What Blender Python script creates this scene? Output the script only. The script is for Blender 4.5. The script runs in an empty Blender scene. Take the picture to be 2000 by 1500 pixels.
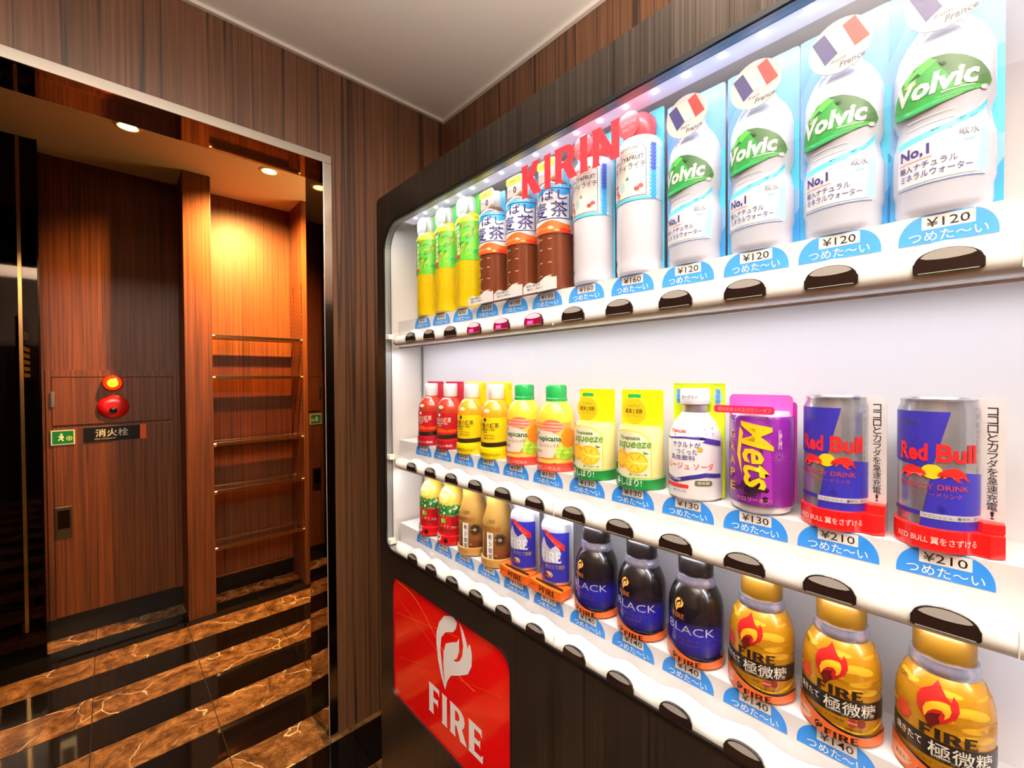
import bpy, bmesh, math, random
from mathutils import Vector, Matrix
from mathutils.geometry import tessellate_polygon
random.seed(4)
sc = bpy.context.scene
COL = sc.collection
H = 1.40                                   # eye height; measured heights below are relative to it

# ------------------------------------------------------------------ camera
def set_camera():
    f, yaw, p, r = 841.8, .7513, .01418, -.00577
    F = Vector((math.sin(yaw)*math.cos(p), math.cos(yaw)*math.cos(p), -math.sin(p)))
    Rt = Vector((math.cos(yaw), -math.sin(yaw), 0)); U = Rt.cross(F)
    c, s = math.cos(r), math.sin(r)
    R2 = c*Rt + s*U; U2 = -s*Rt + c*U
    cd = bpy.data.cameras.new('camera'); cam = bpy.data.objects.new('camera', cd); COL.objects.link(cam)
    cd.sensor_width = 36; cd.lens = 36*f/2000; cd.clip_start = .01
    m = Matrix((R2, U2, -F)).transposed().to_4x4(); m.translation = (0, 0, H)
    cam.matrix_world = m
    sc.camera = cam
set_camera()
sc.view_settings.view_transform = 'Standard'
sc.view_settings.look = 'None'
sc.view_settings.gamma = 1
sc.view_settings.use_curve_mapping = False
sc.view_settings.exposure = 0.0
sc.cycles.max_bounces = 7; sc.cycles.diffuse_bounces = 3; sc.cycles.glossy_bounces = 4; sc.cycles.transmission_bounces = 4
sc.cycles.caustics_reflective = False; sc.cycles.caustics_refractive = False
w = bpy.data.worlds.new('world'); sc.world = w; w.use_nodes = True
w.node_tree.nodes['Background'].inputs[0].default_value = (1, .8, .6, 1)
w.node_tree.nodes['Background'].inputs[1].default_value = .02

def light(kind, name, loc, power, color, size=.2, rot=(0, 0, 0), sy=None, spot=1.2, blend=.5, rad=.03):
    l = bpy.data.lights.new(name, kind); l.energy = power; l.color = color
    if kind == 'AREA':
        l.size = size
        if sy: l.shape = 'RECTANGLE'; l.size_y = sy
    elif kind == 'SPOT':
        l.spot_size = spot; l.spot_blend = blend; l.shadow_soft_size = rad
    else: l.shadow_soft_size = rad
    o = bpy.data.objects.new(name, l); o.location = loc; o.rotation_euler = rot; COL.objects.link(o); return o
WARM = (1, .50, .13)
light('AREA', 'alcove_fill_down', (.0, .35, 2.585), 6.3, (1, .93, .86), .3).data.spread = 1.75  # added fill from above for the machine front, not a known fixture
light('AREA', 'alcove_fill_up', (-.15, -.70, 1.78), 340, (1, .90, .80), .9, (math.radians(180), 0, 0)).data.spread = 2.6  # added unseen fill aimed up to brighten alcove ceiling and walls
light('SPOT', 'corridor_spot_left', (.081, 2.738, 2.58), 5, WARM, spot=2.4, blend=.8, rad=.04)
light('SPOT', 'corridor_spot_right', (.690, 2.777, 2.58), 560, WARM, rot=(math.radians(20), 0, 0), spot=2.3, blend=1.0, rad=.022)
light('AREA', 'corridor_fill', (1.75, 2.45, 2.05), 24, WARM, .5, (0, math.radians(180), 0))  # added out of view to lift the corridor ceiling, no fixture there
# ------------------------------------------------------------------ helpers
def lin(h):
    v = [int(h[i:i+2], 16)/255 for i in (0, 2, 4)]
    return tuple(x/12.92 if x <= .04045 else ((x+.055)/1.055)**2.4 for x in v) + (1,)
MC = {}
def mat(h, rough=.35, metal=0, emit=0, trans=0, coat=0, ecol=None, alpha=1):
    k = (h, rough, metal, emit, trans, coat, ecol, alpha)
    if k in MC: return MC[k]
    m = bpy.data.materials.new('m_'+h); m.use_nodes = True
    b = m.node_tree.nodes['Principled BSDF']
    b.inputs['Base Color'].default_value = lin(h); b.inputs['Roughness'].default_value = rough
    b.inputs['Metallic'].default_value = metal; b.inputs['Transmission Weight'].default_value = trans
    b.inputs['Coat Weight'].default_value = coat; b.inputs['Coat Roughness'].default_value = .05
    b.inputs['Alpha'].default_value = alpha
    if emit:
        b.inputs['Emission Color'].default_value = lin(ecol or h); b.inputs['Emission Strength'].default_value = emit
    MC[k] = m; return m

def nodes(name):
    m = bpy.data.materials.new(name); m.use_nodes = True
    nt = m.node_tree; return m, nt, nt.nodes['Principled BSDF']
def N(nt, t, **kw):
    n = nt.nodes.new(t)
    for k, v in kw.items():
        if k in n.inputs: n.inputs[k].default_value = v
        else: setattr(n, k, v)
    return n
def ramp(nt, src, stops):
    r = nt.nodes.new('ShaderNodeValToRGB'); e = r.color_ramp.elements
    while len(e) < len(stops): e.new(.5)
    for i, (p, c) in enumerate(stops):
        e[i].position = p; e[i].color = lin(c) if isinstance(c, str) else (c, c, c, 1)
    nt.links.new(src, r.inputs[0]); return r
def mixc(nt, fac, a, b, mode='MIX'):
    m = nt.nodes.new('ShaderNodeMix'); m.data_type = 'RGBA'; m.blend_type = mode
    for s, v in ((m.inputs[0], fac), (m.inputs[6], a), (m.inputs[7], b)):
        if hasattr(v, 'links') or hasattr(v, 'is_linked'): nt.links.new(v, s)
        else: s.default_value = v
    return m.outputs[2]
def wood(name, light_c, dark_c, line_c, lines=16, rough=.35, fine=90, coat=.0, linew=.035, lineamt=1.0, tonev=.72):
    m, nt, b = nodes(name)
    tc = N(nt, 'ShaderNodeTexCoord')
    def mp(sx, sz):
        q = N(nt, 'ShaderNodeMapping'); q.inputs['Scale'].default_value = (sx, sx, sz); nt.links.new(tc.outputs['Object'], q.inputs['Vector']); return q.outputs[0]
    n1 = N(nt, 'ShaderNodeTexNoise', Scale=1.0, Detail=5.0, Roughness=.6); nt.links.new(mp(fine, 1.6), n1.inputs['Vector'])
    n2 = N(nt, 'ShaderNodeTexNoise', Scale=1.0, Detail=1.0, Roughness=.5); nt.links.new(mp(lines, .22), n2.inputs['Vector'])
    n3 = N(nt, 'ShaderNodeTexNoise', Scale=1.0, Detail=2.0); nt.links.new(mp(lines*.45, .12), n3.inputs['Vector'])
    base = ramp(nt, n1.outputs[0], [(.3, dark_c), (.68, light_c)])
    tone = ramp(nt, n3.outputs[0], [(.3, tonev), (.7, 1.0)])
    c1 = mixc(nt, 1.0, base.outputs[0], tone.outputs[0], 'MULTIPLY')
    lm = ramp(nt, n2.outputs[0], [(.5-linew, 0.0), (.5-linew*.25, lineamt), (.5+linew*.25, lineamt), (.5+linew, 0.0)])
    c2 = mixc(nt, lm.outputs[0], c1, lin(line_c))
    nt.links.new(c2, b.inputs['Base Color']); b.inputs['Roughness'].default_value = rough; b.inputs['Coat Weight'].default_value = coat
    bp = N(nt, 'ShaderNodeBump', Strength=.06, Distance=.002); nt.links.new(n1.outputs[0], bp.inputs['Height']); nt.links.new(bp.outputs[0], b.inputs['Normal'])
    return m
def marble(name):
    m, nt, b = nodes(name)
    tc = N(nt, 'ShaderNodeTexCoord')
    geo = N(nt, 'ShaderNodeNewGeometry')
    w1 = N(nt, 'ShaderNodeTexNoise', Scale=3.0, Detail=4.0); nt.links.new(geo.outputs['Position'], w1.inputs['Vector'])
    ad = N(nt, 'ShaderNodeVectorMath', operation='MULTIPLY_ADD'); nt.links.new(w1.outputs['Color'], ad.inputs[0]); ad.inputs[1].default_value = (.35, .35, .35); nt.links.new(geo.outputs['Position'], ad.inputs[2])
    v = N(nt, 'ShaderNodeTexVoronoi', Scale=4.2, feature='DISTANCE_TO_EDGE'); nt.links.new(ad.outputs[0], v.inputs['Vector'])
    mk = N(nt, 'ShaderNodeTexNoise', Scale=5.0, Detail=2.0); nt.links.new(geo.outputs['Position'], mk.inputs['Vector'])
    mkr = ramp(nt, mk.outputs[0], [(.45, 0.0), (.58, 1.0)])
    vr = ramp(nt, v.outputs['Distance'], [(0.0, 1.0), (.013, 0.0)])
    v2 = N(nt, 'ShaderNodeTexVoronoi', Scale=15.0, feature='DISTANCE_TO_EDGE'); nt.links.new(ad.outputs[0], v2.inputs['Vector'])
    vr2 = ramp(nt, v2.outputs['Distance'], [(0.0, .16), (.014, 0.0)])
    n = N(nt, 'ShaderNodeTexNoise', Scale=16.0, Detail=9.0, Roughness=.72); nt.links.new(ad.outputs[0], n.inputs['Vector'])
    base = ramp(nt, n.outputs[0], [(.30, '2a1a0c'), (.48, '644424'), (.62, '946c40'), (.76, 'c49a62')])
    c = mixc(nt, vr2.outputs[0], base.outputs[0], lin('c8a878'))
    mm = N(nt, 'ShaderNodeMath', operation='MULTIPLY'); nt.links.new(vr.outputs[0], mm.inputs[0]); nt.links.new(mkr.outputs[0], mm.inputs[1])
    c = mixc(nt, mm.outputs[0], c, lin('f4dcb0'))
    nt.links.new(c, b.inputs['Base Color']); b.inputs['Roughness'].default_value = .12
    return m
def thin_glass(name, tint=(1, 1, 1, 1), boost=1.0):
    m, nt, b = nodes(name); nt.nodes.remove(b)
    out = nt.nodes['Material Output']
    t = N(nt, 'ShaderNodeBsdfTransparent'); t.inputs[0].default_value = tint
    g = N(nt, 'ShaderNodeBsdfGlossy', Roughness=.0); g.inputs[0].default_value = (1, 1, 1, 1)
    ge = N(nt, 'ShaderNodeNewGeometry')
    dt = N(nt, 'ShaderNodeVectorMath', operation='DOT_PRODUCT'); nt.links.new(ge.outputs['Incoming'], dt.inputs[0]); nt.links.new(ge.outputs['Normal'], dt.inputs[1])
    def M(op, a, b=None):
        q = N(nt, 'ShaderNodeMath', operation=op)
        for i, v in enumerate((a, b)):
            if v is None: continue
            if isinstance(v, (int, float)): q.inputs[i].default_value = v
            else: nt.links.new(v, q.inputs[i])
        return q.outputs[0]
    sch = M('POWER', M('SUBTRACT', 1.0, M('ABSOLUTE', dt.outputs['Value'])), 5.0)
    mu = N(nt, 'ShaderNodeMath', operation='MULTIPLY'); mu.inputs[1].default_value = boost; mu.use_clamp = True
    nt.links.new(M('ADD', M('MULTIPLY', sch, .96), .04), mu.inputs[0])
    x = N(nt, 'ShaderNodeMixShader'); nt.links.new(mu.outputs[0], x.inputs[0]); nt.links.new(t.outputs[0], x.inputs[1]); nt.links.new(g.outputs[0], x.inputs[2])
    nt.links.new(x.outputs[0], out.inputs[0]); return m

def link(name, me, mats, parent=None):
    o = bpy.data.objects.new(name, me); COL.objects.link(o)
    for m in (mats if isinstance(mats, (list, tuple)) else [mats]): me.materials.append(m)
    if parent: o.parent = parent
    return o
def tag(o, label=None, cat=None, group=None, kind=None):
    if label: o['label'] = label
    if cat: o['category'] = cat
    if group: o['group'] = group
    if kind: o['kind'] = kind
    return o
def empty(name, loc, label, cat, group=None):
    o = bpy.data.objects.new(name, None); o.location = loc; o.empty_display_size = .02; COL.objects.link(o)
    return tag(o, label, cat, group)
def boxes(name, bl, m, parent=None, bevel=0, mi=None):
    bm = bmesh.new()
    for k, (a, b) in enumerate(bl):
        v = [bm.verts.new((x, y, z)) for z in (a[2], b[2]) for y in (a[1], b[1]) for x in (a[0], b[0])]
        for q in ((0, 2, 3, 1), (4, 5, 7, 6), (0, 1, 5, 4), (2, 6, 7, 3), (0, 4, 6, 2), (1, 3, 7, 5)):
            f = bm.faces.new([v[i] for i in q])
            if mi: f.material_index = mi[k]
    if bevel: bmesh.ops.bevel(bm, geom=bm.edges[:], offset=bevel, segments=2, affect='EDGES', profile=.6)
    me = bpy.data.meshes.new(name); bm.to_mesh(me); bm.free()
    return link(name, me, m, parent)
def smooth(me, ang=40):
    for p in me.polygons: p.use_smooth = True
    try: me.set_sharp_from_angle(angle=math.radians(ang))
    except Exception: pass
def lathe(name, prof, m, parent=None, seg=40, sx=1.0, axis='Z', off=(0, 0, 0)):
    """prof: (r, z) in mm"""
    bm = bmesh.new(); rings = []
    for r, z in prof:
        r = max(r, .02)
        ring = []
        for i in range(seg):
            a = 2*math.pi*i/seg; p = Vector((math.cos(a)*r*sx, math.sin(a)*r, z))/1000
            if axis == 'Y': p = Vector((p.x, p.z, p.y))
            elif axis == '-Y': p = Vector((p.x, -p.z, p.y))
            ring.append(bm.verts.new(p+Vector(off)))
        rings.append(ring)
    for a, b in zip(rings, rings[1:]):
        for i in range(seg): bm.faces.new((a[i], a[(i+1) % seg], b[(i+1) % seg], b[i]))
    if prof[0][0] > .1: bm.faces.new(rings[0][::-1])
    if prof[-1][0] > .1: bm.faces.new(rings[-1])
    bmesh.ops.recalc_face_normals(bm, faces=bm.faces[:])
    me = bpy.data.meshes.new(name); bm.to_mesh(me); bm.free(); smooth(me, 35)
    return link(name, me, m, parent)
def tube(name, pts, r, m, parent=None, seg=10):
    bm = bmesh.new(); rings = []
    for i, p in enumerate(pts):
        p = Vector(p); d = (Vector(pts[min(i+1, len(pts)-1)])-Vector(pts[max(i-1, 0)])).normalized()
        a = d.orthogonal().normalized(); b = d.cross(a)
        rings.append([bm.verts.new(p+r*(a*math.cos(t)+b*math.sin(t))) for t in [2*math.pi*k/seg for k in range(seg)]])
    for a, b in zip(rings, rings[1:]):
        for i in range(seg): bm.faces.new((a[i], a[(i+1) % seg], b[(i+1) % seg], b[i]))
    bm.faces.new(rings[0]); bm.faces.new(rings[-1])
    bmesh.ops.recalc_face_normals(bm, faces=bm.faces[:])
    me = bpy.data.meshes.new(name); bm.to_mesh(me); bm.free(); smooth(me)
    return link(name, me, m, parent)

# 2D outlines (any unit)
def rrect(x0, y0, x1, y1, r, n=6):
    rs = r if isinstance(r, (tuple, list)) else (r,)*4      # bl, br, tr, tl
    out = []
    for (cx, cy, a0, q) in ((x0, y0, 180, rs[0]), (x1, y0, 270, rs[1]), (x1, y1, 0, rs[2]), (x0, y1, 90, rs[3])):
        ox = cx+q if cx == x0 else cx-q; oy = cy+q if cy == y0 else cy-q
        for i in range(n+1):
            a = math.radians(a0+90*i/n); out.append((ox+q*math.cos(a), oy+q*math.sin(a)))
    return out
def ell(cx, cy, a, b=None, n=28, t=0):
    b = b or a; c, s = math.cos(t), math.sin(t)
    return [(cx+a*math.cos(q)*c-b*math.sin(q)*s, cy+a*math.cos(q)*s+b*math.sin(q)*c) for q in [2*math.pi*i/n for i in range(n)]]
def plate(name, outer, holes, d0, d1, m, parent=None, axis='x', bevel=0):
    """flat plate with holes; outline (a,b): axis x -> a=y b=z, axis y -> a=x b=z; between depths d0 and d1"""
    cu = bpy.data.curves.new('tmp', 'CURVE'); cu.dimensions = '2D'; cu.fill_mode = 'BOTH'; cu.extrude = abs(d1-d0)/2-bevel
    cu.bevel_depth = bevel; cu.bevel_resolution = 1; cu.offset = -bevel
    for pts in [outer]+list(holes):
        s = cu.splines.new('POLY'); s.points.add(len(pts)-1); s.use_cyclic_u = True
        for p, q in zip(s.points, pts): p.co = (q[0], q[1], 0, 1)
    o = bpy.data.objects.new('tmp', cu); COL.objects.link(o)
    dg = bpy.context.evaluated_depsgraph_get(); me = bpy.data.meshes.new_from_object(o.evaluated_get(dg)); me.name = name
    bpy.data.objects.remove(o); bpy.data.curves.remove(cu)
    c = (d0+d1)/2
    for v in me.vertices:
        a, b, t = v.co
        v.co = (c+t, a, b) if axis == 'x' else (a, c-t, b) if axis == 'y' else (a, b, c+t)
    for q in me.polygons: q.use_smooth = False
    me.materials.clear(); bm = bmesh.new(); bm.from_mesh(me); bmesh.ops.remove_doubles(bm, verts=bm.verts[:], dist=1e-6)
    bmesh.ops.recalc_face_normals(bm, faces=bm.faces[:]); bm.to_mesh(me); bm.free()
    return link(name, me, m, parent)

TC = {}
def text2d(s, bold=0, shear=0):
    if any(ord(c) > 0x2000 for c in s): bold = min(bold, .006)
    elif '¥' in s: bold = .003
    k = (s, bold, shear)
    if k in TC: return TC[k]
    cu = bpy.data.curves.new('t', 'FONT'); cu.body = s; cu.offset = bold; cu.shear = shear; cu.resolution_u = 2
    o = bpy.data.objects.new('t', cu); COL.objects.link(o)
    dg = bpy.context.evaluated_depsgraph_get(); me = bpy.data.meshes.new_from_object(o.evaluated_get(dg))
    V = [(v.co.x, v.co.y) for v in me.vertices]; F = [tuple(p.vertices) for p in me.polygons]
    bpy.data.objects.remove(o); bpy.data.curves.remove(cu); bpy.data.meshes.remove(me)
    if not V: V = [(0, 0), (1, 0), (1, 1)]; F = [(0, 1, 2)]
    xs = [v[0] for v in V]; ys = [v[1] for v in V]
    x0, x1, y0, y1 = min(xs), max(xs), min(ys), max(ys)
    V = [((x-x0)/max(x1-x0, 1e-6)-.5, (y-y0)/max(y1-y0, 1e-6)-.5) for x, y in V]
    TC[k] = (V, F); return TC[k]

# serif capitals, unit boxes 0..1
SER = {
 'I': (.30, [[(0,0),(.3,0),(.275,.1),(.275,.9),(.3,1),(0,1),(.025,.9),(.025,.1)]]),
 'F': (.62, [[(0,0),(.3,0),(.275,.1),(.275,.42),(.5,.42),(.54,.35),(.54,.65),(.5,.58),(.275,.58),(.275,.84),(.54,.84),(.62,.74),(.61,1),(0,1),(.025,.9),(.025,.1)]]),
 'E': (.66, [[(0,0),(.65,0),(.67,.27),(.57,.16),(.275,.16),(.275,.42),(.5,.42),(.54,.35),(.54,.65),(.5,.58),(.275,.58),(.275,.84),(.54,.84),(.62,.74),(.61,1),(0,1),(.025,.9),(.025,.1)]]),
 'R': (.80, [[(0,0),(.3,0),(.275,.1),(.275,.38),(.34,.38),(.54,0),(.86,0),(.62,.43),(.72,.53),(.76,.7),(.71,.87),(.57,.97),(.4,1),(0,1),(.025,.9),(.025,.1)]]),
 'K': (.84, [[(0,0),(.3,0),(.275,.1),(.275,.45),(.52,0),(.88,0),(.52,.56),(.84,1),(.5,1),(.275,.64),(.275,.9),(.3,1),(0,1),(.025,.9),(.025,.1)]]),
 'N': (.88, [[(0,0),(.27,0),(.245,.1),(.245,.62),(.62,0),(.87,0),(.865,.9),(.89,1),(.6,1),(.625,.9),(.625,.4),(.28,1),(0,1),(.025,.9),(.025,.1)]]),
}
RHOLE = [(.275,.54),(.38,.55),(.47,.61),(.5,.7),(.47,.79),(.38,.85),(.275,.85)]
FLAME = [(590,455),(520,490),(475,560),(452,640),(450,720),(465,830),(490,920),(522,990),(540,920),(570,860),(640,810),(700,760),(728,690),(731,620),(722,570),(710,560),(702,600),(690,555),(668,505),(640,468),(655,530),(668,600),(660,670),(640,715),(612,740),(592,742),(618,715),(636,660),(637,570),(620,605),(570,640),(530,672),(512,740),(508,820),(518,960),(498,850),(484,740),(492,655),(530,595),(590,560),(614,520),(622,478),(606,466)]
FLAME = [((x-590)/280, (725-y)/540) for x, y in FLAME]      # ~ -0.5..0.5
FLAME_OUT = [(.02,.5),(-.1,.36),(-.34,.24),(-.46,.08),(-.46,-.1),(-.36,-.26),(-.22,-.38),(-.14,-.5),(-.02,-.38),(.2,-.26),(.42,-.12),(.5,.04),(.46,.2),(.36,.3),(.32,.18),(.22,.24),(.12,.36)]
FLAME_S = [(.2,.14),(.06,.13),(-.1,.08),(-.24,0),(-.31,-.14),(-.27,-.3),(-.19,-.16),(-.06,-.06),(.1,-.03),(.19,-.1),(.16,-.2),(.27,-.12),(.32,.0),(.28,.12)]
FLAME_D = [(-.27,-.3),(-.19,-.2),(-.08,-.14),(.04,-.12),(.1,-.08),(.04,-.2),(.08,-.3),(-.04,-.39),(-.14,-.5),(-.22,-.38)]
class Print:
    """collects flat coloured shapes in (u, v) and wraps them onto a surface; one mesh, several inks"""
    def __init__(s): s.it = []
    def poly(s, pts, col, layer=1, holes=()):
        vs = [Vector((p[0], p[1], 0)) for p in pts]; loops = [vs]+[[Vector((p[0], p[1], 0)) for p in h] for h in holes]
        tris = tessellate_polygon(loops); allv = [(v.x, v.y) for l in loops for v in l]
        s.it.append((allv, [tuple(t) for t in tris], col, layer)); return s
    def rect(s, x0, y0, x1, y1, col, layer=1, r=0): return s.poly(rrect(x0, y0, x1, y1, r, 4) if r else [(x0, y0), (x1, y0), (x1, y1), (x0, y1)], col, layer)
    def disc(s, cx, cy, a, b=None, col='ffffff', layer=1, n=24, t=0): return s.poly(ell(cx, cy, a, b, n, t), col, layer)
    def text(s, t, cx, cy, w, h, col, layer=3, bold=.01, shear=0, rot=0):
        V, F = text2d(t, bold, shear); c, q = math.cos(rot), math.sin(rot)
        s.it.append(([(cx+x*w*c-y*h*q, cy+x*w*q+y*h*c) for x, y in V], F, col, layer)); return s
    def vtext(s, t, cx, ytop, size, pitch, col, layer=3, bold=.01):
        for i, ch in enumerate(t): s.text(ch, cx, ytop-pitch*(i+.5), size*(.35 if ch in '！!1' else .9), size, col, layer, bold)
        return s
    def serif(s, t, cx, cy, w, h, col, layer=3, gap=.1, rot=0):
        tot = sum(SER[c][0] for c in t)+gap*(len(t)-1); x = 0; c_, s_ = math.cos(rot), math.sin(rot)
        for ch in t:
            wd, polys = SER[ch]
            T = lambda p: ((lambda X, Y: (cx+X*c_-Y*s_, cy+X*s_+Y*c_))(((x+p[0])/tot-.5)*w, (p[1]-.5)*h))
            for pl in polys: s.poly([T(p) for p in pl], col, layer, [[T(p) for p in RHOLE]] if ch == 'R' else ())
            x += wd+gap
        return s
    def flame(s, cx, cy, w, h, col, layer=3, back=None):
        if back: s.poly([(cx+x*w, cy+y*h) for x, y in FLAME_OUT], back, layer)
        s.poly([(cx+x*w, cy+y*h) for x, y in FLAME], col, layer+(1 if back else 0)); return s
    def build(s, name, fn, parent=None, step=None, rough=.35, emit=None):
        """fn(u, v, h) -> xyz, h = lift in the unit of u"""
        bm = bmesh.new(); inks = []
        for V, F, col, layer in s.it:
            b2 = bmesh.new(); vs = [b2.verts.new((x, y, 0)) for x, y in V]
            for f in F:
                if len(set(f)) == len(f):
                    try: b2.faces.new([vs[i] for i in f])
                    except ValueError: pass
            if step:
                for ax in (0, 1):
                    lo = min(v[ax] for v in V); hi = max(v[ax] for v in V); k = math.ceil(lo/step[ax])
                    while k*step[ax] < hi:
                        co = [0, 0, 0]; co[ax] = k*step[ax]; no = [0, 0, 0]; no[ax] = 1
                        bmesh.ops.bisect_plane(b2, geom=b2.verts[:]+b2.edges[:]+b2.faces[:], plane_co=co, plane_no=no); k += 1
            if col not in inks: inks.append(col)
            b2.verts.index_update(); mp = {}
            for v in b2.verts: mp[v.index] = bm.verts.new(fn(v.co.x, v.co.y, .15*layer))
            for f in b2.faces:
                try: nf = bm.faces.new([mp[v.index] for v in f.verts])
                except ValueError: continue
                nf.material_index = inks.index(col); nf.smooth = bool(step)
            b2.free()
        me = bpy.data.meshes.new(name); bm.to_mesh(me); bm.free()
        ms = []
        for c in inks:
            if isinstance(c, tuple): ms.append(mat(c[0], rough, emit=c[1]))
            else: ms.append(mat(c, rough))
        return link(name, me, ms, parent)
def cyl(prof, sx=1.0, cx=0):
    """mapping onto a lathe profile (mm), facing -x"""
    P = sorted(prof, key=lambda q: q[1])
    def R(z):
        if z <= P[0][1]: return P[0][0]
        for a, b in zip(P, P[1:]):
            if a[1] <= z <= b[1]:
                t = (z-a[1])/max(b[1]-a[1], 1e-6); return a[0]+(b[0]-a[0])*t
        return P[-1][0]
    def f(u, v, h):
        r = max(R(v), 6.0); a = u/r; r += h+.05
        return (-math.cos(a)*r*sx/1000+cx, -math.sin(a)*r/1000, v/1000)
    return f
def flat(x):      # plane facing -x at local x (mm)
    return lambda u, v, h: ((x-h)/1000, -u/1000, v/1000)
CURV = (4, 5)
def dup(o, parent=None):
    c = o.copy(); COL.objects.link(c)
    if parent: c.parent = parent
    for ch in list(o.children): dup(ch, c)
    return c

# ------------------------------------------------------------------ materials
M_wall = wood('wood_alcove', '85593a', '573622', '21140d', lines=26, rough=.42, fine=110, linew=.03, lineamt=.8)
M_far = wood('wood_corridor', '84451c', '42200c', '1e0c05', lines=34, rough=.45, fine=120, linew=.02, lineamt=.35, tonev=.86)
M_case = wood('wood_machine', '5c524a', '332c26', '1c1713', lines=60, rough=.27, fine=420, linew=.03, lineamt=.35)
M_case.node_tree.nodes['Principled BSDF'].inputs['Metallic'].default_value = .8
M_ceil = mat('e4ddd4', .8)
M_marble = marble('brown_marble')
M_black = mat('0b0908', .06)
M_mirror = mat('8c7f76', .03, 1)
M_steel = mat('b4aca2', .16, 1)
M_bglass = mat('050505', .02, 0, coat=1)
M_dmirror = mat('2a2420', .03, 1)
M_brass = mat('d9b184', .22, 1)
M_white = mat('e9e8ea', .35)
M_plast = mat('dddcd9', .24, coat=.3)
M_blk = mat('0a0a0a', .3)

# ------------------------------------------------------------------ setting
YW, YW2, YF = 1.70, 1.87, 3.365
XL, XR = -.365, 1.16
def S(o): o['kind'] = 'structure'; return o
Z = lambda z: z+H
S(boxes('floor_slab' if 0 else 'floor', [((-1.7, -1.3, -.12), (2.4, 3.6, -.012))], mat('4a3a2c', .6)))
floor = bpy.data.objects['floor']
grout = mat('7a5f45', .6)
floor.data.materials[0] = grout
def tile_mesh(nm, w, d, m):
    o = boxes('tile', [((-w/2, -d/2, -.0118), (w/2, d/2, 0))], m, floor, bevel=.0008); return o
P_, Q_ = .1935, .379
first = {}
for i in range(-2, 25):
    y1 = 3.03+2*P_-i*P_+.0; y0 = y1-P_
    if y0 < -1.2: break
    kind = i % 2           # even: brown (3.03..2.84 -> i=2)
    for j in range(-4, 7):
        x0 = -.072+Q_*(j-1); x1 = x0+Q_
        ya, yb = y0, min(y1, 3.42)
        if ya >= 3.41 or yb-ya < .02: continue
        m = M_marble if kind == 0 else M_black
        key = (kind, round(yb-ya, 4))
        if key not in first:
            o = tile_mesh('tile', Q_-.0028, yb-ya-.0028, m); first[key] = o
        else:
            o = first[key].copy(); COL.objects.link(o)
        o.location = ((x0+x1)/2, (ya+yb)/2, 0)
S(boxes('ceiling', [((-1.7, -1.3, Z(1.2)), (2.4, YW+.05, Z(1.3))), ((-1.0, YW2-.05, Z(1.2)), (2.4, 3.7, Z(1.3)))], M_ceil))
S(boxes('wall_front', [((-1.7, YW, Z(.857)), (2.4, YW2, Z(1.2))), ((-1.7, YW, 0), (-.80, YW2, Z(.857))), ((.64, YW, 0), (2.4, YW2, Z(.857)))], M_wall))
S(boxes('wall_right', [((XR, -1.3, 0), (XR+.1, YW, Z(1.2)))], M_wall))
S(boxes('wall_back', [((-1.7, -1.3, 0), (XR, -1.2, Z(1.2)))], mat('2c211a', .5)))
S(boxes('wall_left', [((-1.7, -1.2, 0), (-1.6, YW, Z(1.2)))], M_wall))
S(boxes('wall_corridor_left' if 0 else 'wall_side', [((XL-.1, YW2, 0), (XL, YF+.1, Z(1.2)))], M_bglass))
S(boxes('wall_far', [((XL, YF, 0), (2.3, YF+.06, Z(-1.285))), ((XL, YF, Z(-1.285)), (2.3, YF+.1, Z(1.2)))], [M_far, mat('060504', .4)], mi=[1, 0]))
S(boxes('wall_end', [((2.3, YW2, 0), (2.4, YF+.1, Z(1.2)))], M_far))
S(boxes('trim_1', [((.305, YF-.012, Z(-1.285)-.0), (.32, YF, Z(1.2)))], M_far))
# ceiling shadow-gap trims
S(boxes('trim_2', [((-.8, YW-.014, Z(1.188)), (XR, YW, Z(1.2))), ((XR-.014, -1.2, Z(1.188)), (XR, YW-.014, Z(1.2)))], mat('d8cfc4', .5)))
# polished door surround: face trim, soffit and jamb lining
fr = S(boxes('door_1', [((-.8, YW-.006, Z(.825)), (.637, YW, Z(.857))), ((.606, YW-.006, 0), (.637, YW, Z(.8252)))], M_steel, bevel=.001))
boxes('soffit_lining', [((-.8, YW, Z(.825)), (.637, YW2, Z(.8569)))], M_mirror, fr)
plate('jamb_lining', [(.6095, YW+.0005), (.6395, YW+.0005), (.6395, YW2), (.5970, YW2)], [], 0, Z(.825), M_mirror, fr, 'z')
boxes('edge_strip', [((.6035, YW-.007, 0), (.6062, YW-.0045, Z(.825)))], mat('f2ece4', .15, .6), fr)
# corridor corner pier in dark mirror glass
pier = S(boxes('trim_3', [((XL, 3.2, 0), (-.25, YF, Z(1.2)))], M_dmirror))
boxes('reflected_edge', [((-.321, 3.193, Z(-1.25)), (-.308, 3.2, Z(1.2)))], mat('a8824e', .25, 1), pier)  # gold strip modelled in place of an edge reflected in the pier
boxes('corner_trim', [((-.256, 3.194, 0), (-.249, 3.2, Z(1.2)))], mat('241a12', .2, 1), pier)
S(boxes('baseboard_left', [((XL, YW2, 0), (XL+.006, 2.86, .035))], mat('d9a468', .2, 1)))
# pilasters
for i, (a, b) in enumerate(((.318, .451), (.958, 1.10))):
    S(boxes('trim_%d' % (4+i), [((a, 3.09, 0), (b, YF, Z(1.2)))], M_far, bevel=.002))
S(boxes('trim_6', [((.451, YF-.014, Z(-1.29)), (.958, YF, Z(-1.275)))], M_brass))

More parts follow.
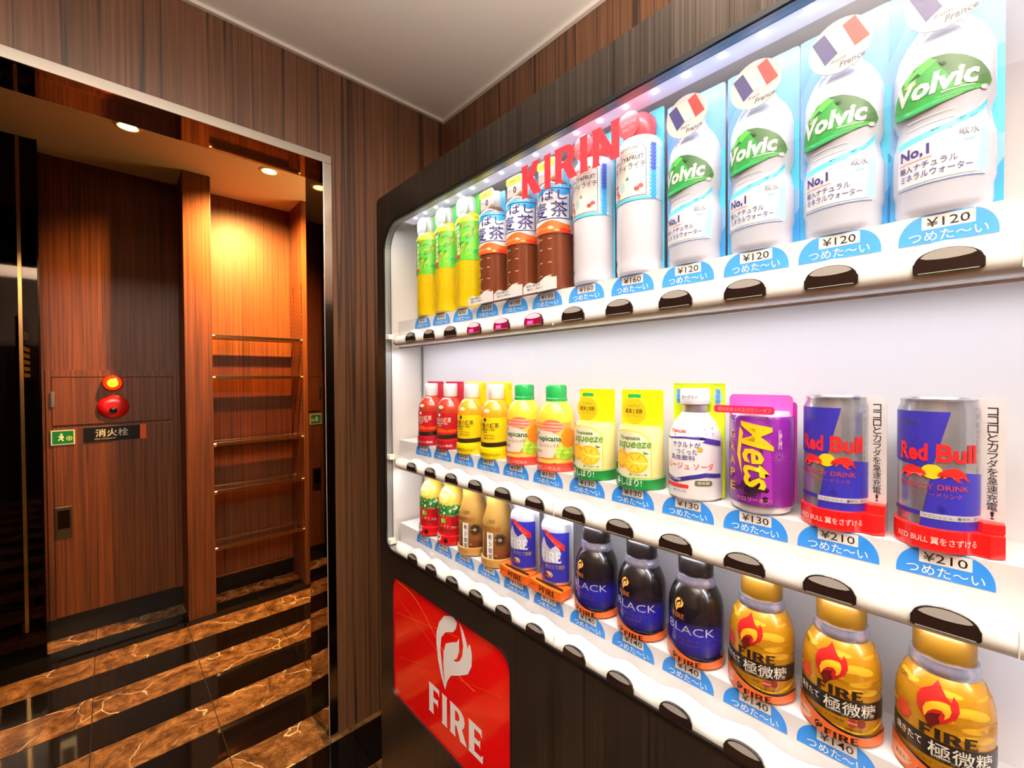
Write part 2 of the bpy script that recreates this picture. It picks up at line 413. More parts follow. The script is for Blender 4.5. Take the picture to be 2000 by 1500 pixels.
# illuminated call panel on the glass wall, seen only in the mirror pier
cp = empty('call_panel', (XL, 2.62, Z(.0)), 'lit amber panel of short bars, mirrored at the far left', 'panel')
boxes('back_plate', [((0.0005, -.16, -.02), (.012, .16, .36))], M_black, cp)
for r in range(5):
    for c in range(2):
        boxes('light_bar', [((.012, -.12+c*.13, .02+r*.038), (.015, -.12+c*.13+.1, .042+r*.038))], mat('ffb347', .4, emit=3.5, ecol='ffae3c'), cp)
pr = Print(); pr.text('GUIDE', 0, 262, 190, 46, ('ffc46a', 2.5), 1, .02)
pr.build('lettering', lambda u, v, h: ((12.2+h)/1000, u/1000, v/1000), cp)

# hydrant cabinet -------------------------------------------------
hc = empty('hydrant_cabinet', (.03, YF, 0), 'dark wooden fire hydrant cabinet with a small upper door and large lower door', 'cabinet')
def loc(lst, o): 
    return [((a[0]-o[0], a[1]-o[1], a[2]-o[2]), (b[0]-o[0], b[1]-o[1], b[2]-o[2])) for a, b in lst]
O = (.03, YF, 0)
boxes('surround', loc([((-.248, YF-.010, Z(-1.285)), (-.228, YF, Z(.058))), ((.285, YF-.010, Z(-1.285)), (.303, YF, Z(.058))), ((-.228, YF-.010, Z(.02)), (.285, YF, Z(.058)))], O), M_far, hc)
boxes('alarm_door', loc([((-.224, YF-.012, Z(-.243)), (.281, YF, Z(.015)))], O), M_far, hc, bevel=.001)
md = boxes('hydrant_door', loc([((-.224, YF-.012, Z(-1.28)), (.281, YF, Z(-.256)))], O), M_far, hc, bevel=.001)
boxes('handle_plate', loc([((-.221, YF-.016, Z(-.85)), (-.158, YF-.0121, Z(-.683)))], O), mat('8d7a5c', .3, 1), md, bevel=.001)
boxes('finger_pull', loc([((-.213, YF-.0185, Z(-.80)), (-.166, YF-.0161, Z(-.70)))], O), mat('3a2e22', .3, 1), md)
boxes('latch', loc([((-.229, YF-.017, Z(-.143)), (-.214, YF-.0121, Z(-.06)))], O), mat('b9a68c', .3, 1), hc, bevel=.001)

al = empty('alarm_lamp', (.013, YF-.0125, Z(-.016)), 'glowing red dome lamp above the round red alarm button', 'lamp')
lathe('bezel', [(46, 0), (46, 6), (40, 9)], mat('8c1008', .4), al, axis='-Y')
lathe('dome', [(40, 8), (38, 20), (30, 32), (16, 39), (0, 41)], mat('ff2408', .3, emit=2.2, ecol='ff2a06', trans=.2), al, axis='-Y')
lathe('bulb_glow', [(24, 36.5), (20, 40), (10, 43), (0, 44)], mat('ffb020', .3, emit=3.0, ecol='ffa01a'), al, axis='-Y')
ab = empty('alarm_button', (.015, YF-.0128, Z(-.152)), 'round red fire alarm push button plate below the red lamp', 'alarm')
lathe('plate', [(68, 0), (68, 5), (62, 11), (30, 17), (22, 17)], mat('c01218', .3, coat=.5), ab, axis='-Y', seg=48)
lathe('push_button', [(17, 15), (17, 20), (14, 22)], mat('16100e', .25), ab, axis='-Y', off=(0, 0, -.017))
p = Print(); p.text('PRESS', 0, 22, 34, 6, 'f4d8d0', 1, .03); p.build('lettering', lambda u, v, h: (u/1000, -(16.5+h)/1000, v/1000), ab)
def sign(name, x0, x1, z0, z1, bg, label, cat, frame=None):
    e = empty(name, ((x0+x1)/2, YF-.0125, Z((z0+z1)/2)), label, cat)
    w, h = (x1-x0)/2, (z1-z0)/2
    boxes('board', [((-w, -.004, -h), (w, 0, h))], frame or mat(bg, .4), e, bevel=.0008)
    return e, w*1000, h*1000
e, w_, h_ = sign('exit_sign', -.232, -.142, -.347, -.268, 'd8e4d8', 'small green running man sign left of the black hydrant sign', 'sign')
p = Print(); p.rect(-w_+5, -h_+5, w_-5, h_-5, '0c7a3c', 1)
p.disc(-6, 17, 5, None, 'e8f0d8', 2); p.poly([(-16, 8), (-4, 12), (2, 8), (4, -2), (-2, -6), (4, -18), (-2, -20), (-8, -8), (-16, -18), (-20, -14), (-12, -4), (-12, 4), (-20, 2)], 'e8f0d8', 2)
p.disc(24, -6, 12, None, 'd8e060', 2); p.disc(24, -6, 8, None, '0c7a3c', 3); p.disc(24, -6, 4, None, 'e8f0d8', 4)
p.build('pictogram', lambda u, v, h: (u/1000, -(4+h)/1000, v/1000), e)
e, w_, h_ = sign('hydrant_sign', -.107, .150, -.343, -.262, '100e0c', 'black fire hydrant sign with white characters and an orange end block', 'sign', frame=mat('100e0c', .3))
p = Print(); p.text('消火栓', -14, 6, 138, 44, 'e6e2da', 1, .02).text('FIRE HYDRANT', -42, -27, 88, 8, 'c8c4ba', 1, .0)
boxes('end_block', [(((w_-22)/1000, -.0052, -(h_+2)/1000), ((w_+6)/1000, -.0005, (h_+2)/1000))], mat('e05a20', .35), e, bevel=.0006)
p.build('lettering', lambda u, v, h: (u/1000, -(4+h)/1000, v/1000), e)

# shelves in the recess -------------------------------------------
M_sg = thin_glass('bronze_glass', (.80, .68, .52, 1), 1.5)
SHL = ((.262, 'topmost'), (.013, 'second from the top'), (-.39, 'middle'), (-.678, 'second from the bottom'), (-1.02, 'lowest'))
for z, nm in SHL:
    s = empty('glass_shelf', (.7045, 3.2, Z(z)), '%s brass edged glass shelf in the lit wooden recess' % nm, 'shelf', 'brass edged shelves in the recess')
    boxes('glass_plate', [((-.2535, -.085, -.004), (.2535, .09, .004))], M_sg, s)
    boxes('front_bar', [((-.246, -.098, -.011), (.246, -.084, .011))], M_brass, s, bevel=.002)
    boxes('back_bar', [((-.2535, .072, -.008), (.2535, .104, .006))], M_brass, s, bevel=.002)
    for sx in (-1, 1):
        tube('end_knob', [(sx*.2535, -.091, -.003), (sx*.240, -.091, -.003)], .011, mat('ffe9c4', .15, 1), s, 14)
        tube('end_knob', [(sx*.2535, .08, -.002), (sx*.240, .08, -.002)], .009, mat('ffe9c4', .15, 1), s, 14)
for y in (3.112, 3.285):
    u = empty('shelf_upright', (.9555, y, Z(-1.3)), 'slotted bronze upright on the right wooden pillar, %s' % ('near its front edge' if y < 3.2 else 'at the back of the recess'), 'upright')
    boxes('channel', [((0, -.006, 0), (.0022, .006, 1.95))], mat('8a5a34', .3, 1), u)
    bl = [((-.0012, -.0025, .02+k*.03), (0, .0025, .036+k*.03)) for k in range(63)]
    o = boxes('slots', bl, mat('f0c890', .3, 1), u); o['kind'] = 'stuff'

# downlights ------------------------------------------------------
for (x, y, n) in ((.081, 2.738, 'left'), (.690, 2.777, 'right')):
    d = empty('downlight', (x, y, Z(1.2)), '%s round recessed downlight glowing in the corridor ceiling' % n, 'light', 'corridor downlights')
    lathe('bezel', [(50, 0), (50, -3), (40, -5), (38, -2)], mat('f0e2c8', .4), d)
    lathe('lamp', [(37, -1), (30, -6), (0, -8)], mat('ffd9a0', .4, emit=9, ecol='ffcf8a'), d)

# ------------------------------------------------------------------ vending machine
XF = .47                                    # front face
MY0, MY1 = -.50, .972
vm = empty('vending_machine', (.8, .25, 0), 'large vending machine with a dark woodgrain front and a bright window of drinks', 'vending machine')
VO = Vector((.8, .25, 0))
class VMP:                                   # parts of the machine are written in world metres
    pass
def vset(o): o.matrix_parent_inverse = Matrix.Translation(-VO); return o
W0, W1, WZ0, WZ1 = -.135, .938, Z(-.399), Z(.356)
win = rrect(W0, WZ0, W1, WZ1, (.03, .028, .062, .062), 10)
ad = rrect(.512, Z(-.728), .914, Z(-.452), (.03, .004, .03, .03), 8)
adh = rrect(.510, Z(-.7305), .9165, Z(-.4495), (.03, .03, .03, .03), 8)
vset(plate('front_panel', rrect(MY0, .03, MY1, Z(.424), .012, 4), [win[::-1], adh[::-1]], XF, XF+.018, M_case, vm, 'x'))
vset(boxes('casing', [((XF+.018, MY0, .03), (1.13, MY1-.0, Z(-.43))), ((.60, MY0, Z(-.43)), (1.13, MY1, Z(.424))), ((XF+.018, MY0, Z(-.43)), (.60, W0-.02, Z(.424))), ((XF+.018, W1+.022, Z(-.43)), (.60, MY1, Z(.424))), ((XF+.018, W0-.02, Z(.385)), (.60, W1+.022, Z(.424)))], M_case, vm))
vset(boxes('foot_skirt', [((XF+.03, MY0+.02, 0), (1.1, MY1-.02, .03))], M_blk, vm))
win_in = rrect(W0+.005, WZ0+.004, W1-.004, WZ1-.006, (.027, .025, .057, .057), 10)
vset(plate('window_gasket', win, [win_in[::-1]], XF-.002, XF+.016, M_blk, vm, 'x'))
win_in2 = rrect(W0+.0058, WZ0+.0048, W1-.0048, WZ1-.0068, (.0265, .0245, .0562, .0562), 10)
vset(plate('window_bead', win_in, [win_in2[::-1]], XF+.001, XF+.014, mat('8c8c8c', .4, .5), vm, 'x'))
# interior
XB = .572
vset(boxes('back_panel', [((XB, W0-.015, WZ0-.01), (XB+.004, W1+.012, Z(.372)))], M_white, vm))
vset(boxes('side_liner', [((XF+.018, W1+.002, WZ0-.01), (XB, W1+.008, Z(.372)))], mat('ece6dc', .4), vm))
vset(boxes('side_liner', [((XF+.018, W0-.012, WZ0-.01), (XB, W0-.006, Z(.372)))], mat('ece6dc', .4), vm))
vset(boxes('top_liner', [((XF+.018, W0-.012, Z(.372)), (XB+.004, W1+.012, Z(.378)))], M_white, vm))
vset(boxes('corner_post', [((XB-.004, .9355, WZ0), (XB-.001, .9375, Z(.36)))], mat('8b8984', .4), vm))
# light bar under the top edge
lb = vset(boxes('light_bar', [((XF+.014, W0+.02, Z(.356)), (XF+.052, W1-.05, Z(.371)))], mat('e8e6f4', .3, emit=.35, ecol='e4e0ff'), vm))
for k in range(24):
    y = W0+.04+k*.041
    o = lathe('led', [(3.6, 0), (3.2, -1.6), (0, -2.2)], mat('ffffff', .3, emit=9, ecol='f4f4ff'), lb, seg=12); o.matrix_parent_inverse = Matrix.Identity(4); o.location = (XF+.032, y, Z(.356))
COOL = (.93, .93, 1.0)
def strip(y0, y1, x, z, power, rotx, size):
    o = light('AREA', 'case_light', (x, (y0+y1)/2, z), power, COOL, size, (0, rotx, 0), sy=(y1-y0)); return o
strip(W0+.02, W1-.02, XF+.020, Z(.350), .8, math.radians(-12), .012)
YC = [.8195, .7466, .6733, .6002, .5274, .4546, .3792, .3051, .2315, .1585, .0876, .0160]
ROWS = [.1100, -.1685, -.3653]
for zb in ROWS[:2]:
    strip(W0+.02, W1-.02, .492, Z(zb-.043), 1.1, math.radians(-14), .010)
PR = [['160']*3+['130']*3+['160']*2+['120']*4, ['130']*10+['210']*2, ['160']*4+['130']*2+['140']*6]
for ri, zb in enumerate(ROWS):
    y0, y1 = W0+.006, W1-.012
    # label strip and shelf top
    rail = None
    # rail: profile swept along y with a hump above each button
    bm = bmesh.new(); cols = []
    ny = 240
    base = [(.4995, -.0375), (.485, -.0375), (.4765, -.0365), (.4725, -.0335), (.4710, -.028), (.4710, -.018), (.4722, -.0115), (.4755, -.0070), (.4800, -.0040), (.4880, -.0045), (.4950, -.0100), (.4995, -.0180)]
    for i in range(ny+1):
        y = y0+(y1-y0)*i/ny
        d = min(abs(y-c) for c in YC); t = max(0, 1-(d/.0365)**2)
        hmp = (math.cos(math.pi*min(d/.0365, 1))*.5+.5)
        if y > .885: k = min((y-.885)/.035, 1); 
        else: k = 0
        ring = []
        for j, (x, z) in enumerate(base):
            up = 0
            if 5 <= j <= 11: up = (-.0095*(1-hmp))*(1.0 if j in (6, 7, 8, 9) else .55)
            xx = x; zz = z+up
            if k: zz = -.022+(zz+.022)*(1-.45*k*k); xx = .4995+(xx-.4995)*(1-.5*k*k)
            ring.append(bm.verts.new((xx, y, Z(zb)+zz)))
        cols.append(ring)
    for a, b in zip(cols, cols[1:]):
        for j in range(len(base)):
            j2 = (j+1) % len(base); bm.faces.new((a[j], a[j2], b[j2], b[j]))
    bm.faces.new(cols[0]); bm.faces.new(cols[-1][::-1]); bmesh.ops.recalc_face_normals(bm, faces=bm.faces[:])
    me = bpy.data.meshes.new('button_rail'); bm.to_mesh(me); bm.free(); smooth(me, 50)
    rail = vset(link('button_rail', me, M_plast, vm))
    st = vset(boxes('shelf', [((.5, y0, Z(zb-.040)), (.5025, y1, Z(zb+.0235))), ((.5025, y0, Z(zb+.0195)), (XB, y1, Z(zb+.0235)))], M_white, vm))
    for ys in (.4175, -.0235):
        boxes('rail_seam', [((.4706, ys-.0004, Z(zb-.034)), (.4742, ys+.0004, Z(zb-.014)))], mat('b9b6ae', .5), rail)
    boxes('end_bracket', [((.470, .918, Z(zb-.020)), (.484, .9335, Z(zb-.008)))], mat('d8d4cc', .3), rail, bevel=.002)
    if ri < 2:
        lathe('peg', [(3, 0), (3, 4), (2, 8), (0, 9)], mat('dad6cc', .3), st, seg=14).location = (.4985, -.036, Z(zb+.003))
    for ci, y in enumerate(YC):
        lit = ri == 0 and 3 <= ci <= 5
        # button: black half-round with a grey lens along its arch
        W2 = 19.7; n = 16; yb = y-(.002 if ci == 11 else 0)
        arch = [(-W2+1.5, -30.8), (W2-1.5, -30.8), (W2, -29.2), (W2, -23.0), (W2-1.0, -21.2)]
        arch += [(math.cos(a)*W2*.94, -21.6+math.sin(a)*10.0) for a in [math.pi*k/n for k in range(1, n)]]
        arch += [(-W2+1.0, -21.2), (-W2, -23.0), (-W2, -29.2)]
        def bmsh(nm, pts, d0, d1, m, shrink=0, par=rail):
            return plate(nm, [(yb-a/1000, Z(zb)+b/1000) for a, b in pts], [], d0, d1, m, par, 'x', bevel=shrink)
        bt = bmsh('button', arch, .4688, .4740, mat('141210', .12, coat=.6), .0005)
        lens = [(math.cos(a)*W2*.80, -20.0+math.sin(a)*7.6) for a in [math.pi*(k+1.2)/(n+.4) for k in range(n-1)]]
        lens += [(x, -20.6+1.8*(x/16)**2) for x in (-12, -6, 0, 6, 12)]
        pb = Print()
        pb.poly([(a, b) for a, b in lens], ('ff9aa8', 1.0) if lit else '8a8682', 2)
        inner = [(x*.93, -24+(b+24)*.88) for x, b in arch]
        pb.poly(inner, '1e1210' if not lit else ('7a1030', .25), 0)
        pb.rect(-W2+3, -30.3, W2-3, -29.8, '9aa596', 1)
        if lit:
            pb.rect(-13, -29.2, 1, -22.8, ('f0186a', .9), 3); pb.text('売切', -6, -26, 10, 4.8, ('ff8ab0', 1.2), 4, .03)
        pb.build('button_lens', lambda u, v, h, y=yb, zb=zb: (.4687-h/1000, y-u/1000, Z(zb)+v/1000), rail, rough=.15)
        # price tag
        wl = 29.0 if ci == 11 else 31.3
        pt = Print()
        k = 14
        outl = [(-wl, 0), (wl, 0)]+[(wl*.40+wl*.60*math.cos(a), 3+20.3*math.sin(a)) for a in [math.pi/2*q/k for q in range(k+1)]]
        outl += [(-wl*.40-wl*.60*math.sin(a), 3+20.3*math.cos(a)) for a in [math.pi/2*q/k for q in range(k+1)]]
        pt.poly(outl, '2a86e2' if ri else '3f97e8', 1)
        pt.rect(-14.5, 11.2, 16.5, 22.2, 'f4f2ee', 2)
        pt.text('¥'+PR[ri][ci], 1.0, 16.6, 26 if ri else 25, 7.4, '1e1a1a', 3, .02)
        pt.text('つめた〜い', .5, 5.6, 46, 8.2, 'f4fafe', 3, .02)
        pt.build('price_tag', lambda u, v, h, y=y, zb=zb: (.4998-h/1000, y-u/1000, Z(zb)+v/1000), rail)
# clear panes between the rails
M_gl = thin_glass('window_glass', (1, 1, 1, 1), 1.0)
PX = .4775
for z0, z1 in ((ROWS[0]-.006, .349), (ROWS[1]-.006, ROWS[0]-.0395), (ROWS[2]-.006, ROWS[1]-.0395)):
    vset(boxes('glass_pane', [((PX, W0+.007, Z(z0)), (PX+.003, W1-.006, Z(z1)))], M_gl, vm))
# maker's lettering on the glass
p = Print(); p.serif('KIRIN', 0, 0, 178, 50, 'e2303c', 1, .13)
o = p.build('lettering', lambda u, v, h: (PX-.0005-h/1000, .397-u/1000, Z(.3045)+v/1000), vm, rough=.4); vset(o)
# advert panel
adp = vset(plate('advert_panel', ad, [], XF+.004, XF+.016, mat('c90a0a', .12, coat=.8, emit=.12, ecol='e01008'), vm, 'x'))
vset(plate('advert_frame', adh, [ad[::-1]], XF-.001, XF+.012, mat('3c3c3c', .2, .8), vm, 'x'))
p = Print()
c0, s0 = .676, Z(-.654)
p.serif('FIRE', 0, 0, 176, 60, 'e4e2e2', 1, .14)
p2 = Print(); p2.flame(0, 120, 116, 158, 'dedede', 1)
p2.build('flame_logo', lambda u, v, h: (XF+.0035-h/1000, c0-u/1000, s0+v/1000), adp, rough=.3)
p.build('lettering', lambda u, v, h: (XF+.0035-h/1000, c0-u/1000, s0+v/1000), adp, rough=.3)
p = Print()
import math as _m
def streak(pts, wd, col):
    up = [(a, b+wd) for a, b in pts]; dn = [(a, b-wd) for a, b in pts[::-1]]; p.poly(up+dn, col, 0)
streak([(-222+t*24, 190-8*t+18*_m.sin(t*.5)-0*t) for t in range(0, 13)], .9, 'ff7a30')
streak([(-222+t*30, 118+6*t) for t in range(0, 9)], .5, 'e64a20')
streak([(-218+t*40, 20+11*t) for t in range(0, 10)], .5, 'd83018')
streak([(-200+t*30, 150-9*t) for t in range(0, 6)], .6, 'e64a20')
p.build('streaks', lambda u, v, h: (XF+.0037-h/1000, c0-u/1000, s0+v/1000), adp)
# ------------------------------------------------------------------ drinks
CX = .5215
def spot(ri, ci, dx): return (CX+dx+(.002 if ri == 2 else 0), YC[ci]+(.0035 if (ri, ci) == (0, 11) else 0), Z(ROWS[ri]+(.0255 if ri == 2 else .0236)))
def place(ri, ci, name, label, cat, group, dx=0):
    return empty(name, spot(ri, ci, dx), label, cat, group)
def series(ri, cis, builder, name, labels, cat, group, dx=0):
    first = place(ri, cis[0], name, labels[0], cat, group, dx); builder(first)
    for ci, lb_ in zip(cis[1:], labels[1:]):
        o = dup(first); o.location = spot(ri, ci, dx); o['label'] = lb_
def card(nm, u0, u1, v0, v1, x, m, par, r=3, t=1.2):
    return plate(nm, [(-a/1000, b/1000) for a, b in rrect(u0, v0, u1, v1, r, 4)], [], (x)/1000, (x+t)/1000, m, par, 'x')
GLOSS = dict(rough=.18, coat=.3)

# green tea
def green_tea(e):
    prof = [(27, 0), (30, 3), (30.5, 10), (29.8, 14), (30.5, 18), (30.5, 91)]
    lathe('bottle', prof+[(30.5, 168), (27, 176), (19, 184), (15, 187)], mat('e0c010', .12, coat=.6), e)
    lp = [(30.9, 90), (30.9, 164), (30, 170)]
    l = lathe('label', lp, mat('62c838', .3), e)
    p = Print(); f = cyl(lp)
    for k in range(60):
        u = random.uniform(-30, 46); v = random.uniform(94, 160)
        p.disc(u, v, random.uniform(4, 10), random.uniform(1.5, 3.5), random.choice(['9ad83c', '2c9e3a', 'b8d038', '2ca86a', 'c89a38', '4cb83c', '8cc83c']), 1, 10, random.uniform(.2, 1.2))
    p.poly([(-46, 160), (48, 164), (48, 169), (-46, 169)], 'd8e838', 2)
    p.vtext('NAMACHA', 1, 158, 8, 8.0, 'f4fbe8', 3, .03); p.rect(-3, 94, 5, 101, 'e84020', 3)
    p.build('print', f, l, CURV)
    lathe('cap', [(19, 176), (20, 180), (18, 212), (15, 216), (0, 217)], mat('b0b8aa', .3), e)
    t = card('cap_tag', -19, 17, 176, 215, -21.5, mat('ccd8d0', .3), e, 15)
    p = Print(); p.text('生茶', -3, 203, 15, 8, '0e5a38', 1, .01).text('おいしさ', -2, 194, 16, 4, '68a890', 1).text('やわらか', -2, 187, 12, 3, '68a890', 1)
    p.build('print', flat(-21.5), t)
    card('backing_card', 2, 30, 150, 218, -2, mat('4cc840', .4), e, 3)
series(0, (0, 1, 2), green_tea, 'green_tea_bottle', ['green tea bottle with white cap tag, nearest the left window edge', 'green tea bottle with white cap tag, middle of the three', 'green tea bottle with white cap tag, beside the barley tea bottles'], 'bottle', 'green tea bottles on the top shelf')

# barley tea
def barley(e):
    prof = [(27, 0), (30, 3)]
    for k in range(6): prof += [(30.6, 8+k*13), (29.3, 14.5+k*13)]
    lathe('bottle', prof+[(30.6, 88), (30.6, 158), (27, 166), (20, 172)], mat('6e3620', .12, coat=.6), e)
    p = Print()
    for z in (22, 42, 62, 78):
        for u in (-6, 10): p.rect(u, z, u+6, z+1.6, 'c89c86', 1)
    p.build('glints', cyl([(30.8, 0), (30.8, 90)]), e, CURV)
    lp = [(31, 87), (31, 156), (29.6, 161)]
    l = lathe('label', lp, mat('eceef6', .3), e)
    p = Print(); f = cyl(lp)
    p.poly([(-46, 87)]+[(u, 103+3*math.sin(u/9)) for u in range(-46, 49, 4)][::1]+[(48, 87)], 'ee6a20', 1)
    p.poly([(-10, 88), (20, 88), (30, 94), (48, 92), (48, 87), (-10, 87)], 'e83418', 2)
    for k in range(8): p.disc(random.uniform(-30, 40), random.uniform(89, 99), 4, 1.5, random.choice(['ffd060', 'ff9a30', 'f8c8b8']), 3, 8)
    p.poly([(-46, 161)]+[(u, 148+4*math.sin(u/7)) for u in range(-46, 49, 4)]+[(48, 161)], '38b0ec', 1)
    p.rect(-30, 108, 46, 109.2, '2a2870', 2).rect(44.8, 108, 46, 155, '2a2870', 2).rect(-30, 153.8, 46, 155, '2a2870', 2)
    p.text('ばし', 20, 144.5, 42, 15, '2a2a78', 3, .03).text('茶', 28, 122.5, 27, 24, '2a2a78', 3, .03).text('麦', -4, 122.5, 27, 24, '2a2a78', 3, .03)
    p.text('香', -18, 144, 20, 15, '2a2a78', 3, .03).text('K', 51, 112, 6, 6, '403c60', 3)
    p.text('カフェイン ゼロ', 6, 95, 26, 4, 'fff0d8', 4)
    p.build('print', f, l, CURV)
    lathe('cap', [(18, 166), (20, 170), (19, 196), (14, 204), (0, 205)], mat('c4c0b4', .35), e)
    t = card('cap_tag', -16, 20, 168, 204, -22, mat('e4e0d6', .35), e, 7)
    p = Print(); p.rect(-19, 191, 17, 203.5, 'f4dc28', 1, 3).text('0', 2, 181, 7, 11, '3a3836', 2, .02).text('カロリー', -9, 182, 11, 3.4, '605c58', 2).text('500ml', -4, 197, 14, 4, '404040', 2)
    p.poly([(-20, 168), (-8, 171), (4, 170), (18, 175), (18, 168)], 'b08048', 1)
    p.build('print', flat(-22), t)
    card('side_card', 14, 31, 150, 200, -4, mat('5cb8e8', .4), e, 3)
    b = plate('base_card', [(-a/1000, b_/1000) for a, b_ in [(-40, 0), (30, 0)]+[(u, 17+3*math.sin(u/6)+u*.12) for u in range(30, -41, -5)]], [], -.0335, -.0325, mat('f2f0f0', .35), e, 'x')
    p = Print(); p.text('自然の恵みを', -18, 11, 30, 4, '403c3c', 1).text('香ばしい味わい', -14, 5.5, 34, 4, '403c3c', 1); p.build('print', flat(-33.5), b)
series(0, (3, 4, 5), barley, 'barley_tea_bottle', ['barley tea bottle with a white label, beside the green tea bottles', 'barley tea bottle with a white label, middle of the three', 'barley tea bottle with a white label, beside the white lychee bottles'], 'bottle', 'barley tea bottles on the top shelf')

# salty lychee
def lychee(e):
    prof = [(27, 0), (30, 3), (31, 12), (30, 18), (31, 24), (31, 92), (31, 168), (26, 176), (18, 180)]
    lathe('bottle', prof, mat('dfe1ee', .12, coat=.5), e)
    card('backing_card', -33, 33, 0, 214, 2, mat('48c4f4', .4), e, 3)
    lp = [(31.4, 92), (31.4, 160), (29, 171)]
    l = lathe('label', lp, mat('bfe4f6', .3), e)
    p = Print(); f = cyl(lp)
    arch = [(-28, 97), (24, 97), (24, 156), (16, 164), (-2, 169), (-20, 165), (-28, 156)]
    p.poly(arch, '30343c', 1).poly([(u*.975-.2, 131+(v-131)*.985) for u, v in arch], 'f3f1ec', 2)
    p.rect(29, 93, 37, 128, '3aa0e8', 2).rect(29, 128, 37, 170, '3a52c8', 2)
    for k in range(16): p.disc(28.5, 95+k*4.8, 1.6, None, '9adcf4', 3, 8).disc(37.5, 95+k*4.8, 1.6, None, '9adcf4', 3, 8)
    p.rect(-26, 92, 30, 95.5, '50ccf0', 1)
    p.text('WORLD KITCHEN', -2, 159, 32, 4, '505058', 3).text('SALTY&FRUIT', 0, 146, 42, 6, '40404a', 3, .02).text('ルティライチ', 0, 136, 46, 8.5, '24242c', 3, .03).text('ソ', -29, 136, 6, 8, '24242c', 3)
    p.rect(-24, 151.5, 12, 152, '70707a', 3)
    for (u, v) in ((-18, 109), (-15, 104), (12, 106), (17, 109), (-19, 116)): p.disc(u, v, 3.4, 3, 'c83a30', 3, 12)
    p.disc(-8, 112, 4.5, 7, 'b8dcd8', 3, 14).text('KIRIN', -16, 99.4, 8, 2, '404040', 3)
    p.poly([(-3, 119), (0, 124), (2, 119)], '3c9060', 3)
    p.build('print', f, l, CURV)
    lathe('cap_cover', [(18, 174), (21, 179), (23, 192), (20, 205), (12, 213), (0, 216)], mat('e04a50', .3), e)
    t = card('cap_tag', -19, 12, 178, 212, -23.6, mat('e65a60', .3), e, 15)
    p = Print(); p.text('LITCHI', -3, 197, 20, 5, 'f8b0a8', 1).text('SALTY', -3, 189, 18, 4, 'f8b0a8', 1); p.build('print', flat(-23.6), t)
series(0, (6, 7), lychee, 'lychee_drink_bottle', ['white lychee drink bottle with pink cap cover, beside the barley tea', 'white lychee drink bottle with pink cap cover, beside the blue water bottles'], 'bottle', 'lychee drink bottles on the top shelf')

